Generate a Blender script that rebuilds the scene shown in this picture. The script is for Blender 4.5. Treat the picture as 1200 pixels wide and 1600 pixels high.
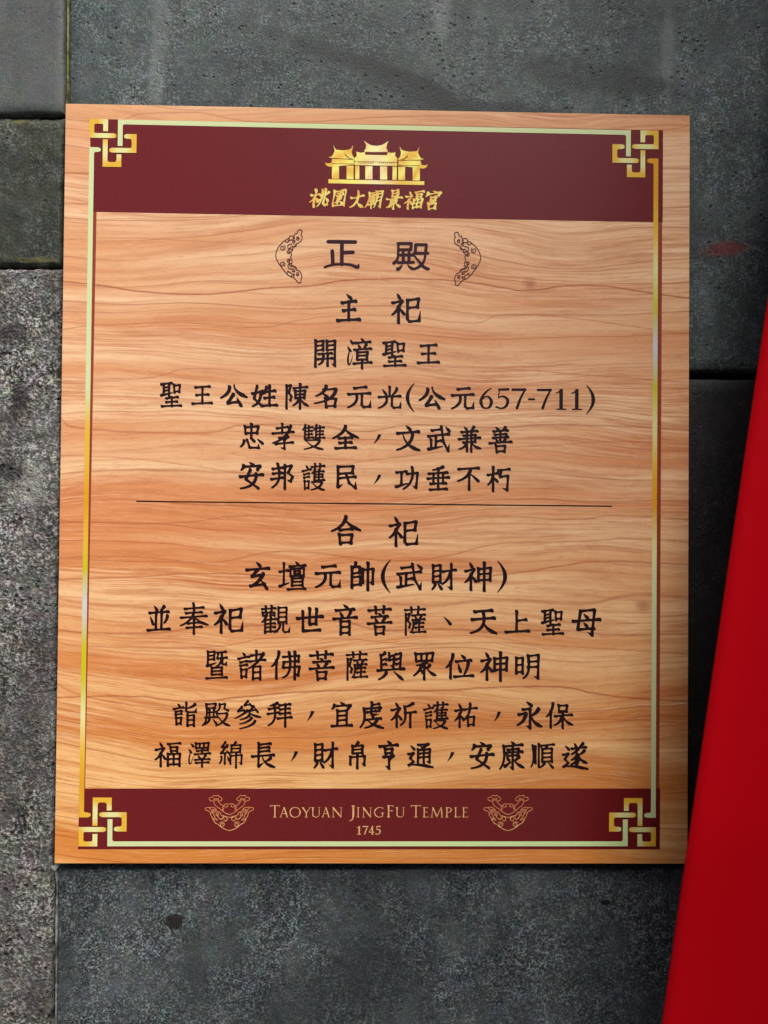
import bpy, bmesh, math, random
import numpy as np
from mathutils import Vector, Matrix, noise
from mathutils.geometry import tessellate_polygon
R = math.radians
random.seed(7)
scene = bpy.context.scene
for o in list(bpy.data.objects): bpy.data.objects.remove(o)

# ---------------------------------------------------------------- camera (a phone held square to the sign)
CAM = np.array([-0.00684, -0.74353, -0.03731])
_r = np.array([0.01428, -0.00885, -0.01901]); _a = np.linalg.norm(_r); _k = _r/_a
_K = np.array([[0,-_k[2],_k[1]],[_k[2],0,-_k[0]],[-_k[1],_k[0],0]])
ROT = np.eye(3)+math.sin(_a)*_K+(1-math.cos(_a))*_K@_K
cd = bpy.data.cameras.new('camera'); cam = bpy.data.objects.new('camera', cd); scene.collection.objects.link(cam)
cd.sensor_fit = 'VERTICAL'; cd.sensor_height = 36; cd.lens = 27.0; cd.clip_start = .01; cd.clip_end = 200
cd.dof.use_dof = True; cd.dof.focus_distance = .734; cd.dof.aperture_fstop = 3.2
M = ROT@np.array([[1,0,0],[0,0,-1],[0,1,0]])
m4 = Matrix.Identity(4)
for i in range(3):
    for j in range(3): m4[i][j] = M[i][j]
    m4[i][3] = CAM[i]
cam.matrix_world = m4
scene.camera = cam

# ---------------------------------------------------------------- light: open shade under a bright overcast sky
world = bpy.data.worlds.new('World'); scene.world = world; world.use_nodes = True
nt = world.node_tree; bg = nt.nodes['Background']
sky = nt.nodes.new('ShaderNodeTexSky'); sky.sky_type = 'NISHITA'; sky.sun_disc = False
SUN_EL, SUN_AZ = 58, 148      # azimuth from +Y, clockwise from above; the unseen pier added at the right cuts into this light
sky.sun_elevation = R(SUN_EL); sky.sun_rotation = R(SUN_AZ)
sky.air_density = .7; sky.dust_density = 5.0; sky.ozone_density = 1.0
nt.links.new(sky.outputs[0], bg.inputs['Color']); bg.inputs['Strength'].default_value = 0.09
sl = bpy.data.lights.new('sun', 'SUN'); sl.energy = 4.6; sl.angle = R(42); sl.color = (1, .955, .89)
so = bpy.data.objects.new('sun', sl); scene.collection.objects.link(so)
sdir = Vector((math.sin(R(SUN_AZ))*math.cos(R(SUN_EL)), math.cos(R(SUN_AZ))*math.cos(R(SUN_EL)), math.sin(R(SUN_EL))))
so.rotation_euler = sdir.to_track_quat('Z', 'Y').to_euler(); so.location = sdir*5
scene.view_settings.view_transform = 'Standard'; scene.view_settings.look = 'None'
scene.view_settings.exposure = 0.57; scene.view_settings.gamma = 1; scene.view_settings.use_curve_mapping = False

# ---------------------------------------------------------------- helpers
F = 1200.0
def P(px, py, y=0.0):
    """the point of the plane Y=y seen at pixel (px, py) of the 1200x1600 photograph; returns (x, z)"""
    d = ROT@np.array([(px-600)/F, 1.0, -(py-800)/F]); t = (y-CAM[1])/d[1]; q = CAM+d*t
    return float(q[0]), float(q[2])
SY = -0.010                      # front face of the sign
MM = abs(P(1000,800,SY)[0]-P(200,800,SY)[0])/800     # metres per photo pixel on the sign
def link(o, parent=None):
    scene.collection.objects.link(o)
    if parent: o.parent = parent
    return o
def tag(o, label, cat, group=None):
    o['label'] = label; o['category'] = cat
    if group: o['group'] = group
    return o
def empty(name, loc):
    o = bpy.data.objects.new(name, None); o.empty_display_size = .05; o.location = loc; return link(o)
def mesh_obj(name, verts, faces, mat, parent=None, smooth=False, cols=None):
    me = bpy.data.meshes.new(name)
    if parent: 
        L = parent.matrix_basis.translation
        pr = parent.parent
        while pr: L = L+pr.matrix_basis.translation; pr = pr.parent
        verts = [(v[0]-L[0], v[1]-L[1], v[2]-L[2]) for v in verts]
    me.from_pydata(verts, [], faces); me.materials.append(mat)
    if cols is not None:
        at = me.color_attributes.new('ink', 'FLOAT_COLOR', 'POINT')
        at.data.foreach_set('color', np.array([(*c, 1) for c in cols], np.float32).ravel())
    if smooth: me.polygons.foreach_set('use_smooth', [True]*len(me.polygons))
    me.update()
    return link(bpy.data.objects.new(name, me), parent)
def srgb(r, g, b):
    f = lambda c: c/12.92 if c <= .04045 else ((c+.055)/1.055)**2.4
    return (f(r/255), f(g/255), f(b/255))

# ---- node helpers
def mat_new(name):
    m = bpy.data.materials.new(name); m.use_nodes = True
    return m, m.node_tree, m.node_tree.nodes['Principled BSDF']
def N(nt, typ, **kw):
    n = nt.nodes.new(typ)
    for k, v in kw.items():
        if k.startswith('i_'): n.inputs[k[2:].replace('_', ' ')].default_value = v
        else: setattr(n, k, v)
    return n
def math_(nt, op, a, b=None, c=None, clamp=False):
    n = nt.nodes.new('ShaderNodeMath'); n.operation = op; n.use_clamp = clamp
    for i, v in enumerate((a, b, c)):
        if v is None: continue
        if isinstance(v, (int, float)): n.inputs[i].default_value = v
        else: nt.links.new(v, n.inputs[i])
    return n.outputs[0]
def mix(nt, fac, a, b, mode='MIX'):
    n = nt.nodes.new('ShaderNodeMix'); n.data_type = 'RGBA'; n.blend_type = mode
    for s, v in ((0, fac), (6, a), (7, b)):
        if isinstance(v, (int, float)): n.inputs[s].default_value = v
        elif isinstance(v, tuple): n.inputs[s].default_value = (*v[:3], 1)
        else: nt.links.new(v, n.inputs[s])
    return n.outputs[2]
def ramp(nt, fac, stops, interp='LINEAR'):
    n = nt.nodes.new('ShaderNodeValToRGB'); cr = n.color_ramp; cr.interpolation = interp
    while len(cr.elements) < len(stops): cr.elements.new(.5)
    for e, (p, c) in zip(cr.elements, stops):
        e.position = p; e.color = (*c, 1) if isinstance(c, tuple) else (c, c, c, 1)
    nt.links.new(fac, n.inputs[0]); return n.outputs[0]
def coords(nt, scale=(1,1,1), loc=(0,0,0), rot=(0,0,0)):
    """world position as metres (walls and sign do not move)"""
    g = nt.nodes.new('ShaderNodeNewGeometry'); m = nt.nodes.new('ShaderNodeMapping')
    m.inputs['Scale'].default_value = scale; m.inputs['Location'].default_value = loc; m.inputs['Rotation'].default_value = rot
    nt.links.new(g.outputs['Position'], m.inputs[0]); return m.outputs[0]
def noise_(nt, vec, scale, detail=4, rough=.55, dist=0.0):
    n = N(nt, 'ShaderNodeTexNoise'); n.inputs['Scale'].default_value = scale; n.inputs['Detail'].default_value = detail
    n.inputs['Roughness'].default_value = rough; n.inputs['Distortion'].default_value = dist
    nt.links.new(vec, n.inputs['Vector']); return n.outputs['Fac']
def sep(nt, vec):
    n = nt.nodes.new('ShaderNodeSeparateXYZ'); nt.links.new(vec, n.inputs[0]); return n.outputs
def comb(nt, x, y, z):
    n = nt.nodes.new('ShaderNodeCombineXYZ')
    for i, v in enumerate((x, y, z)):
        if isinstance(v, (int, float)): n.inputs[i].default_value = v
        else: nt.links.new(v, n.inputs[i])
    return n.outputs[0]
def blob(nt, px, py, rx, ry, ang=0, soft=.5, wob=0.0, wscale=60):
    """soft elliptical stain mask centred where the photo shows it (radii in photo pixels)"""
    x, z = P(px, py, 0); v = sep(nt, coords(nt))
    dx = math_(nt, 'SUBTRACT', v[0], x); dz = math_(nt, 'SUBTRACT', v[2], z)
    c, s = math.cos(R(ang)), math.sin(R(ang))
    u = math_(nt, 'ADD', math_(nt, 'MULTIPLY', dx, c/(rx*MM)), math_(nt, 'MULTIPLY', dz, s/(rx*MM)))
    w = math_(nt, 'ADD', math_(nt, 'MULTIPLY', dx, -s/(ry*MM)), math_(nt, 'MULTIPLY', dz, c/(ry*MM)))
    d = math_(nt, 'SQRT', math_(nt, 'ADD', math_(nt, 'MULTIPLY', u, u), math_(nt, 'MULTIPLY', w, w)))
    if wob: d = math_(nt, 'ADD', d, math_(nt, 'MULTIPLY', math_(nt, 'SUBTRACT', noise_(nt, coords(nt), wscale, 4), .5), wob))
    n = nt.nodes.new('ShaderNodeMapRange'); n.inputs[1].default_value = 1+soft/2; n.inputs[2].default_value = 1-soft/2
    n.interpolation_type = 'SMOOTHSTEP'; nt.links.new(d, n.inputs[0]); return n.outputs[0]

# ---------------------------------------------------------------- materials
def stone(name, dark, mid, light, pit=.5, grain=1.0, rough_b=.6, extra=None, spec=.35, bumpd=.0012):
    m, nt, b = mat_new(name); v = coords(nt)
    big = noise_(nt, v, 7, 5, .6, .4); med = noise_(nt, v, 45, 5, .65)
    vs = coords(nt, (1, 1, .28)); streak = noise_(nt, vs, 22, 4, .6, .3)
    fine = noise_(nt, v, 560*grain, 2, .6); mid_n = noise_(nt, v, 230*grain, 3, .7)
    f = math_(nt, 'ADD', math_(nt, 'MULTIPLY', big, .40), math_(nt, 'MULTIPLY', streak, .30))
    f = math_(nt, 'ADD', f, math_(nt, 'MULTIPLY', med, .30))
    col = ramp(nt, f, [(.36, dark), (.5, mid), (.64, light)])
    sp = math_(nt, 'ADD', math_(nt, 'MULTIPLY', fine, .62), math_(nt, 'MULTIPLY', mid_n, .38))
    spk = ramp(nt, sp, [(.38, .08), (.46, .50), (.53, 1.15), (.60, 3.3)])
    gate = ramp(nt, noise_(nt, v, 16, 4, .6, .5), [(.36, .25), (.60, 1.0)])
    tint = N(nt, 'ShaderNodeTexNoise'); tint.inputs['Scale'].default_value = 60; tint.inputs['Detail'].default_value = 3; nt.links.new(v, tint.inputs['Vector'])
    tc = mix(nt, .30, (.5,.5,.5), tint.outputs['Color']); tc = mix(nt, 1.0, tc, (2.0, 2.0, 2.0), 'MULTIPLY')
    col = mix(nt, .8, col, mix(nt, 1.0, col, tc, 'MULTIPLY'))
    col = mix(nt, math_(nt, 'MULTIPLY', gate, rough_b, clamp=True), col, mix(nt, 1.0, col, spk, 'MULTIPLY'))
    vo = N(nt, 'ShaderNodeTexVoronoi'); vo.inputs['Scale'].default_value = 190*grain; nt.links.new(v, vo.inputs['Vector'])
    pitm = math_(nt, 'MULTIPLY', ramp(nt, vo.outputs['Distance'], [(.16, 1.0), (.3, 0.0)]), ramp(nt, noise_(nt, v, 28, 4, .7), [(.50, 0.0), (.60, 1.0)]))
    pitm = math_(nt, 'MULTIPLY', pitm, pit)
    col = mix(nt, pitm, col, tuple(c*.25 for c in dark))
    if extra: col = extra(nt, col)
    nt.links.new(col, b.inputs['Base Color']); b.inputs['Roughness'].default_value = .62
    b.inputs['Specular IOR Level'].default_value = spec
    h = math_(nt, 'ADD', math_(nt, 'MULTIPLY', sp, rough_b), math_(nt, 'MULTIPLY', pitm, -.9))
    h = math_(nt, 'ADD', h, math_(nt, 'MULTIPLY', med, .6))
    bp = N(nt, 'ShaderNodeBump'); bp.inputs['Strength'].default_value = .8; bp.inputs['Distance'].default_value = bumpd
    nt.links.new(h, bp.inputs['Height']); nt.links.new(bp.outputs[0], b.inputs['Normal'])
    return m
def top_extra(nt, col):
    for a in ((650,135,120,20,-20,.8), (560,95,150,12,-18,.9), (930,120,140,26,-8,.9), (760,175,150,18,-2,.9)):
        col = mix(nt, math_(nt, 'MULTIPLY', blob(nt, *a[:5], soft=a[5], wob=.9, wscale=45), .62), col, (.018, .021, .021))
    for a in ((250,35,16,60,0), (243,130,12,50,0), (690,20,14,40,0), (1045,70,10,60,0)):
        col = mix(nt, math_(nt, 'MULTIPLY', blob(nt, *a, soft=1.2, wob=1.1, wscale=70), .35), col, (.20, .22, .21))
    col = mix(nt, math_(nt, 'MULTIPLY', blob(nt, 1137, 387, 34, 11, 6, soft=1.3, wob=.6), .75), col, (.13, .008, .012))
    return col
def low_extra(nt, col):
    for a in ((500,1560,150,60,30,.75), (300,1500,22,60,0,.5), (600,1540,60,80,0,.45)):
        col = mix(nt, math_(nt, 'MULTIPLY', blob(nt, *a[:5], soft=1.2, wob=1.2, wscale=30), a[5]*.7), col, (.014, .017, .019))
    col = mix(nt, blob(nt, 272, 1441, 14, 13, 10, soft=.35, wob=1.5, wscale=230), col, (.013, .011, .010))
    col = mix(nt, blob(nt, 947, 1412, 8, 4, 0, soft=.3, wob=.8, wscale=150), col, (.002, .002, .002))
    return col
def moss_extra(nt, col):
    mk = ramp(nt, noise_(nt, coords(nt), 26, 5, .65, .4), [(.45, 0.0), (.6, .55)])
    col = mix(nt, mk, col, (.022, .028, .012))
    for a in ((30,187,14,5,0), (60,405,30,4,0)):
        col = mix(nt, math_(nt, 'MULTIPLY', blob(nt, *a, soft=1.2, wob=2.2, wscale=120), .45), col, (.15, .13, .03))
    return col
def rough_extra(nt, col):
    mk = ramp(nt, noise_(nt, coords(nt, (1,1,.8), (.3,0,.1)), 14, 5, .6), [(.5, 0.0), (.62, .5)])
    col = mix(nt, mk, col, (.035, .028, .026))
    col = mix(nt, math_(nt, 'MULTIPLY', blob(nt, 50, 755, 18, 32, 0, soft=.9, wob=1.0, wscale=80), .55), col, (.30, .30, .27))
    for a in ((15,520,30,18,10),(14,735,26,16,0),(30,620,14,24,0)):
        col = mix(nt, math_(nt, 'MULTIPLY', blob(nt, *a, soft=1.0, wob=1.0, wscale=60), .7), col, (.02, .016, .017))
    return col
M_TOP = stone('smooth_grey_stone', (.024,.034,.033), (.050,.066,.065), (.098,.120,.118), .95, .85, .72, top_extra)
M_TL = stone('pale_grey_stone', (.047,.053,.051), (.074,.082,.079), (.102,.110,.106), .4, 1.0, .30)
M_MOSS = stone('mossy_dark_stone', (.012,.015,.011), (.034,.039,.030), (.085,.093,.078), .6, .75, .95, moss_extra)
M_ROUGH = stone('rough_granite', (.062,.058,.054), (.118,.115,.108), (.185,.184,.172), .9, .68, 1.0, rough_extra, .25, .0045)
M_LOW = stone('speckled_stone', (.026,.031,.034), (.050,.060,.063), (.086,.098,.100), .5, .84, 1.0, low_extra)
M_MID = stone('dark_stone', (.008,.0085,.0085), (.014,.015,.0145), (.026,.027,.026), .4, 1.0, .7)
m, nt, b = mat_new('joint_shadow_mortar')
c = ramp(nt, noise_(nt, coords(nt), 120, 4), [(.4, (.004,.003,.003)), (.65, (.014,.010,.008))]); nt.links.new(c, b.inputs['Base Color']); b.inputs['Roughness'].default_value = .95
M_JOINT = m
m, nt, b = mat_new('mossy_mortar')
c = ramp(nt, noise_(nt, coords(nt), 160, 4), [(.35, (.03,.03,.008)), (.5, (.14,.14,.03)), (.65, (.26,.25,.12))]); nt.links.new(c, b.inputs['Base Color']); b.inputs['Roughness'].default_value = .9
M_MOSSM = m
m, nt, b = mat_new('grey_mortar')
c = ramp(nt, noise_(nt, coords(nt), 90, 5), [(.35, (.03,.035,.03)), (.5, (.13,.14,.13)), (.65, (.26,.27,.26))]); nt.links.new(c, b.inputs['Base Color']); b.inputs['Roughness'].default_value = .9
M_GMORT = m
m, nt, b = mat_new('paving_stone')
c = ramp(nt, noise_(nt, coords(nt), 6, 5), [(.35, (.035,.035,.033)), (.65, (.07,.07,.065))]); nt.links.new(c, b.inputs['Base Color']); b.inputs['Roughness'].default_value = .8
M_PAVE = m

def float_curve(nt, x, pts):
    """z of a traced line as a function of x, both in photo pixels -> metres; returned as a socket"""
    zs = [P(a, c, SY)[1] for a, c in pts]; xs = [P(a, c, SY)[0] for a, c in pts]
    z0, z1 = min(zs)-.004, max(zs)+.004
    n = nt.nodes.new('ShaderNodeFloatCurve'); cv = n.mapping.curves[0]
    mr = nt.nodes.new('ShaderNodeMapRange'); mr.inputs[1].default_value = -.3; mr.inputs[2].default_value = .3; nt.links.new(x, mr.inputs[0])
    fx = [(a+.3)/.6 for a in xs]; fz = [(c-z0)/(z1-z0) for c in zs]
    while len(cv.points) < len(pts): cv.points.new(.5, .5)
    for p, a, c in zip(cv.points, fx, fz): p.location = (a, c); p.handle_type = 'AUTO'
    n.mapping.update(); nt.links.new(mr.outputs[0], n.inputs['Value'])
    return math_(nt, 'ADD', math_(nt, 'MULTIPLY', n.outputs[0], z1-z0), z0)
GRAIN = [  # dark grain lines that stand out in the printed wood (photo pixels), with strength and half width
 ([(100,440),(150,445),(240,457),(300,460),(360,457),(420,450),(480,447),(560,437),(660,436),(720,440),(790,450),(820,454),(840,453),(880,447),(920,446),(980,452),(1030,460),(1077,466)], .85, 1.1),
 ([(100,590),(200,592),(260,585),(300,576),(340,577),(400,584),(470,585),(560,575),(640,572),(720,574),(800,577),(900,585),(1000,592),(1077,598)], .45, .9),
 ([(100,660),(160,672),(240,676),(320,676),(360,668),(400,663),(470,664),(520,668),(560,674),(600,670),(660,664),(760,668),(860,664),(960,666),(1077,672)], .55, 1.3),
 ([(100,515),(200,506),(300,505),(380,512),(470,500),(560,493),(640,495),(740,505),(780,492),(830,492),(900,498),(1000,512),(1077,522)], .45, .8),
 ([(90,808),(200,818),(300,815),(400,806),(500,812),(560,818),(640,822),(760,806),(900,812),(960,806),(1076,812)], .45, 1.0),
 ([(90,872),(200,870),(330,878),(440,862),(560,872),(620,876),(700,868),(800,848),(900,846),(1000,842),(1076,848)], .5, 1.0),
 ([(90,905),(200,902),(320,896),(440,900),(560,908),(700,905),(800,896),(880,884),(960,877),(1030,880),(1076,882)], .65, 1.0),
 ([(90,985),(200,990),(320,980),(440,976),(520,970),(600,985),(700,983),(780,988),(860,985),(960,992),(1076,990)], .6, 1.5),
 ([(90,1002),(200,1012),(300,1012),(380,1004),(440,996),(540,998),(640,1006),(760,1004),(880,1010),(1076,1022)], .45, .9),
 ([(90,1090),(200,1088),(300,1096),(360,1091),(460,1082),(580,1078),(680,1079),(760,1075),(860,1073),(920,1082),(980,1090),(1076,1096)], .8, 1.1),
 ([(90,1070),(180,1098),(280,1110),(380,1130),(460,1140),(560,1135),(660,1128),(800,1130),(920,1124),(1076,1130)], .4, 1.2),
 ([(90,935),(200,948),(320,952),(420,946),(540,938),(660,946),(780,938),(900,944),(1000,930),(1076,934)], .45, 2.2),
 ([(90,375),(200,372),(330,378),(460,384),(560,392),(700,396),(800,420),(900,424),(1000,418),(1077,420)], .3, 1.0),
 ([(100,712),(200,716),(300,728),(420,740),(520,728),(640,712),(760,700),(860,696),(960,690),(1077,694)], .4, 1.0),
 ([(90,1265),(200,1258),(400,1262),(700,1250),(900,1248),(1076,1237)], .35, .8),
 ([(100,182),(160,190),(220,178),(300,176),(400,190),(700,182),(900,205),(1000,204),(1077,196)], .45, .9),
 ([(100,270),(200,272),(400,262),(1000,262),(1077,264)], .6, 1.4), ([(100,318),(200,320),(400,312),(1000,325),(1077,322)], .5, 1.0),
]
def wood():
    m, nt, b = mat_new('printed_wood_grain'); v = coords(nt); s = sep(nt, v)
    w1 = math_(nt, 'SUBTRACT', noise_(nt, coords(nt, (1.0, 1, 1.7)), 3.6, 1, .4), .5)
    w2 = math_(nt, 'SUBTRACT', noise_(nt, coords(nt, (1, 1, 1.6)), 12, 2, .5), .5)
    zz = math_(nt, 'ADD', s[2], math_(nt, 'ADD', math_(nt, 'MULTIPLY', w1, .070), math_(nt, 'MULTIPLY', w2, .0055)))
    def g(sx, off, sz, det, ro): return noise_(nt, comb(nt, math_(nt, 'MULTIPLY', s[0], sx), off, math_(nt, 'MULTIPLY', zz, sz)), 1.0, det, ro)
    band = g(1.2, 0.0, 24, 3, .55); fibre = g(8, 3.0, 150, 4, .62); hair = g(70, 7.0, 820, 3, .7); streak = g(15, 5.0, 520, 3, .6)
    gate = ramp(nt, g(2.2, 9.0, 22, 2, .5), [(.42, .10), (.62, 1.0)])
    tz = nt.nodes.new('ShaderNodeMapRange'); tz.inputs[1].default_value = .30; tz.inputs[2].default_value = -.33; nt.links.new(s[2], tz.inputs[0])
    light = ramp(nt, tz.outputs[0], [(0, WOOD['l0']), (.5, WOOD['l1']), (1, WOOD['l2'])])
    mid = ramp(nt, tz.outputs[0], [(0, WOOD['m0']), (.5, WOOD['m1']), (1, WOOD['m2'])])
    dark = ramp(nt, tz.outputs[0], [(0, WOOD['d0']), (.5, WOOD['d1']), (1, WOOD['d2'])])
    col = mix(nt, ramp(nt, band, [(.42, 0.0), (.59, 1.0)]), light, mid)
    col = mix(nt, ramp(nt, fibre, [(.49, 0.0), (.69, .55)]), col, dark)
    col = mix(nt, math_(nt, 'MULTIPLY', ramp(nt, streak, [(.49, 0.0), (.61, .62)]), gate), col, dark)
    col = mix(nt, math_(nt, 'MULTIPLY', ramp(nt, streak, [(.34, .50), (.45, 0.0)]), gate), col, (.92, .64, .42))
    col = mix(nt, ramp(nt, hair, [(.55, 0.0), (.68, .45)]), col, dark)
    col = mix(nt, ramp(nt, hair, [(.32, .30), (.42, 0.0)]), col, (.90, .62, .40))
    # families of thin reddish rings that start and stop
    for K, off, hwid, st in ((55, 2.0, .045, .62), (112, 6.0, .06, .36)):
        ph = math_(nt, 'ADD', math_(nt, 'MULTIPLY', zz, K), math_(nt, 'MULTIPLY', g(1.1, off, K*.35, 2, .5), 2.6))
        fr = math_(nt, 'FRACT', ph); 
        ln = ramp(nt, math_(nt, 'ABSOLUTE', math_(nt, 'SUBTRACT', fr, .5)), [(0, 1.0), (hwid, 0.0)])
        sh = ramp(nt, fr, [(0, 0.0), (.44, .30), (.5, .30), (.52, 0.0)])
        on = ramp(nt, g(2.6, off+20, K*.5, 2, .5), [(.44, 0.0), (.56, 1.0)])
        col = mix(nt, math_(nt, 'MULTIPLY', sh, on), col, mid)
        col = mix(nt, math_(nt, 'MULTIPLY', math_(nt, 'MULTIPLY', ln, on), st), col, WOOD['line'])
    jit = math_(nt, 'MULTIPLY', math_(nt, 'SUBTRACT', noise_(nt, v, 70, 3, .6), .5), .0016)
    zj = math_(nt, 'ADD', s[2], jit)
    for pts, st, hw in GRAIN:
        zc = float_curve(nt, s[0], pts); d = math_(nt, 'SUBTRACT', zj, zc)
        lo = ramp(nt, math_(nt, 'MULTIPLY', math_(nt, 'ABSOLUTE', d), 1/(hw*MM*1.9)), [(0, 1.0), (1, 0.0)])
        up = ramp(nt, math_(nt, 'MULTIPLY', d, 1/(16*MM)), [(0, .0), (.03, .9), (.25, .4), (.95, 0.0)])
        brk = ramp(nt, hair, [(.3, .6), (.6, 1.0)])
        col = mix(nt, math_(nt, 'MULTIPLY', up, .7*st), col, mid)
        col = mix(nt, math_(nt, 'MULTIPLY', math_(nt, 'MULTIPLY', lo, brk), min(1, st*1.15)), col, WOOD['line'])
    for px, py, r in ((825,448,9), (1000,945,11)):
        k = blob(nt, px, py, r, r*.8, 0, soft=1.6, wob=.9, wscale=150); col = mix(nt, math_(nt, 'MULTIPLY', k, .55), col, WOOD['line'])
    nt.links.new(col, b.inputs['Base Color'])
    gloss(b)
    cr = noise_(nt, coords(nt, (1, 1, .7)), 9, 5, .65); rr = nt.nodes.new('ShaderNodeMapRange'); rr.inputs[3].default_value = .20; rr.inputs[4].default_value = .36
    nt.links.new(cr, rr.inputs[0]); nt.links.new(rr.outputs[0], b.inputs['Coat Roughness'])
    return m
def gloss(b):
    b.inputs['Roughness'].default_value = .5; b.inputs['Specular IOR Level'].default_value = .0
    b.inputs['Coat Weight'].default_value = .62; b.inputs['Coat Roughness'].default_value = .27; b.inputs['Coat IOR'].default_value = 1.5
WOOD = dict(l0=(.84,.545,.32), l1=(.84,.53,.285), l2=(.84,.475,.175), m0=(.71,.355,.17), m1=(.68,.275,.110), m2=(.64,.235,.050),
            d0=(.50,.195,.088), d1=(.45,.125,.045), d2=(.44,.115,.018), line=(.34,.075,.026))
M_WOOD = wood()
def plain(name, col, fn=gloss):
    m, nt, b = mat_new(name); b.inputs['Base Color'].default_value = (*col, 1); fn(b); return m
def flecked(name, col, amt=.12, sc=300):
    m, nt, b = mat_new(name); n = noise_(nt, coords(nt), sc, 3, .6)
    c = mix(nt, ramp(nt, n, [(.35, 0.0), (.65, 1.0)]), tuple(x*(1-amt) for x in col), tuple(x*(1+amt) for x in col))
    nt.links.new(c, b.inputs['Base Color']); gloss(b); return m
M_MAROON = flecked('maroon_print', (.138,.010,.011), .08)
M_SHADE = flecked('brown_red_print', (.27,.045,.024), .15)
M_INK = flecked('dark_lettering_ink', (.012,.0014,.0026), .2)
M_TITLE = flecked('title_lettering_ink', (.034,.0045,.008), .2)
M_CLOUD = flecked('brown_line_print', (.10,.022,.018), .1)
M_EDGE = plain('cut_board_edge', (.42,.24,.16))
m, nt, b = mat_new('gold_print'); a = N(nt, 'ShaderNodeAttribute', attribute_name='ink'); nt.links.new(a.outputs['Color'], b.inputs['Base Color']); gloss(b); M_GOLD = m
m, nt, b = mat_new('red_fabric')
v = coords(nt); wv1 = N(nt, 'ShaderNodeTexWave'); wv1.bands_direction = 'X'; wv1.inputs['Scale'].default_value = 260; nt.links.new(v, wv1.inputs[0])
n_ = noise_(nt, v, 9, 3)
c = mix(nt, n_, (.47,.0010,.0055), (.43,.0009,.005)); nt.links.new(c, b.inputs['Base Color'])
b.inputs['Roughness'].default_value = .7; b.inputs['Specular IOR Level'].default_value = .04
bp = N(nt, 'ShaderNodeBump'); bp.inputs['Strength'].default_value = .12; bp.inputs['Distance'].default_value = .0003; nt.links.new(wv1.outputs['Fac'], bp.inputs['Height']); nt.links.new(bp.outputs[0], b.inputs['Normal'])
M_RED = m

# ---------------------------------------------------------------- the stone wall, slab by slab
wall = empty('stone_wall', (0, 0, -.75)); tag(wall, 'grey stone slab wall behind the printed wood look sign', 'wall')
def slab(corners, mat, cell=.006, amp=.0006, edge=.004, y0=0.0, seed=0, chips=.0015, label=None):
    """corners: photo pixels TL, TR, BR, BL of the slab face"""
    C = [np.array(P(a, c, 0)) for a, c in corners]
    w = max(np.linalg.norm(C[1]-C[0]), np.linalg.norm(C[2]-C[3])); h = max(np.linalg.norm(C[3]-C[0]), np.linalg.norm(C[2]-C[1]))
    nx, nz = max(4, int(w/cell)), max(4, int(h/cell)); V = []; 
    def uval(n):   # extra rows close to the edges
        a = list(np.linspace(0, 1, n+1)); return a
    us, vs = uval(nx), uval(nz)
    us = sorted(set([0, edge*.3/w, edge*.8/w]+us[1:-1]+[1-edge*.8/w, 1-edge*.3/w, 1])); vs = sorted(set([0, edge*.3/h, edge*.8/h]+vs[1:-1]+[1-edge*.8/h, 1-edge*.3/h, 1]))
    for v in vs:
        for u in us:
            p = (C[0]*(1-u)+C[1]*u)*(1-v)+(C[3]*(1-u)+C[2]*u)*v
            q = Vector((p[0]*60+seed, p[1]*60, seed*3.1)); n1 = noise.fractal(q, .8, 2.1, 4)
            d = min(u*w, (1-u)*w, v*h, (1-v)*h)
            fall = max(0, 1-d/edge); 
            y = y0+fall**2*edge*.8*(1+.5*n1)-amp*n1-amp*.8*noise.noise(q*4.1)
            ex = chips*noise.fractal(q*1.7+Vector((9,0,0)), .8, 2, 3)
            ez = chips*noise.fractal(q*1.7+Vector((0,9,0)), .8, 2, 3)
            k = max(0, 1-d/(edge*2))
            V.append((p[0]+ex*k, y, p[1]+ez*k))
    nu, nv = len(us), len(vs); Fc = []
    for j in range(nv-1):
        for i in range(nu-1):
            a = j*nu+i; Fc.append((a, a+nu, a+nu+1, a+1))
    # the sides run back into the joints
    ring = [i for i in range(nu)]+[j*nu+nu-1 for j in range(1, nv)]+[(nv-1)*nu+i for i in range(nu-2, -1, -1)]+[j*nu for j in range(nv-2, 0, -1)]
    o0 = len(V)
    for r in ring: V.append((V[r][0], .05, V[r][2]))
    for k, r in enumerate(ring):
        k2 = (k+1) % len(ring); Fc.append((r, ring[k2], o0+k2, o0+k))
    o = mesh_obj('stone_slab', V, Fc, mat, wall, smooth=True)
    if label: o['label'] = label
    return o
slab([(-420,-360),(101,-360),(100,176),(-420,182)], M_TL, .010, .0003, .003, 0.0, 1, .0010, 'smooth pale grey slab')
slab([(-420,184),(99,181),(96,415),(-420,419)], M_MOSS, .004, .0008, .005, .002, 2, .0018, 'mossy dark slab')
slab([(-420,422),(96,419),(76.5,1690),(-420,1690)], M_ROUGH, .0036, .0011, .004, .001, 3, .0016, 'rough pitted granite slab')
slab([(109,-360),(1560,-360),(1560,579),(104,577)], M_TOP, .012, .0004, .003, .002, 4, .0010, 'large smooth grey slab')
slab([(104,590),(1560,592),(1560,1344),(88,1344)], M_MID, .014, .0004, .003, .003, 5, .0010, 'dark slab')
slab([(89,1359.5),(1560,1361),(1560,2000),(84,2000)], M_LOW, .009, .0004, .0022, .002, 6, .0014, 'speckled blue grey slab')
slab([(-420,1700),(80,1700),(80,2000),(-420,2000)], M_ROUGH, .010, .0011, .004, .002, 7, .0016)
slab([(-420,-700),(98,-700),(101,-368),(-420,-368)], M_TL, .012, .0004, .003, .001, 8, .0012)
slab([(109,-700),(1560,-700),(1560,-368),(110,-368)], M_MID, .014, .0004, .003, .001, 9, .0012)
a, c = P(-430,-710), P(1570,2010)
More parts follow.
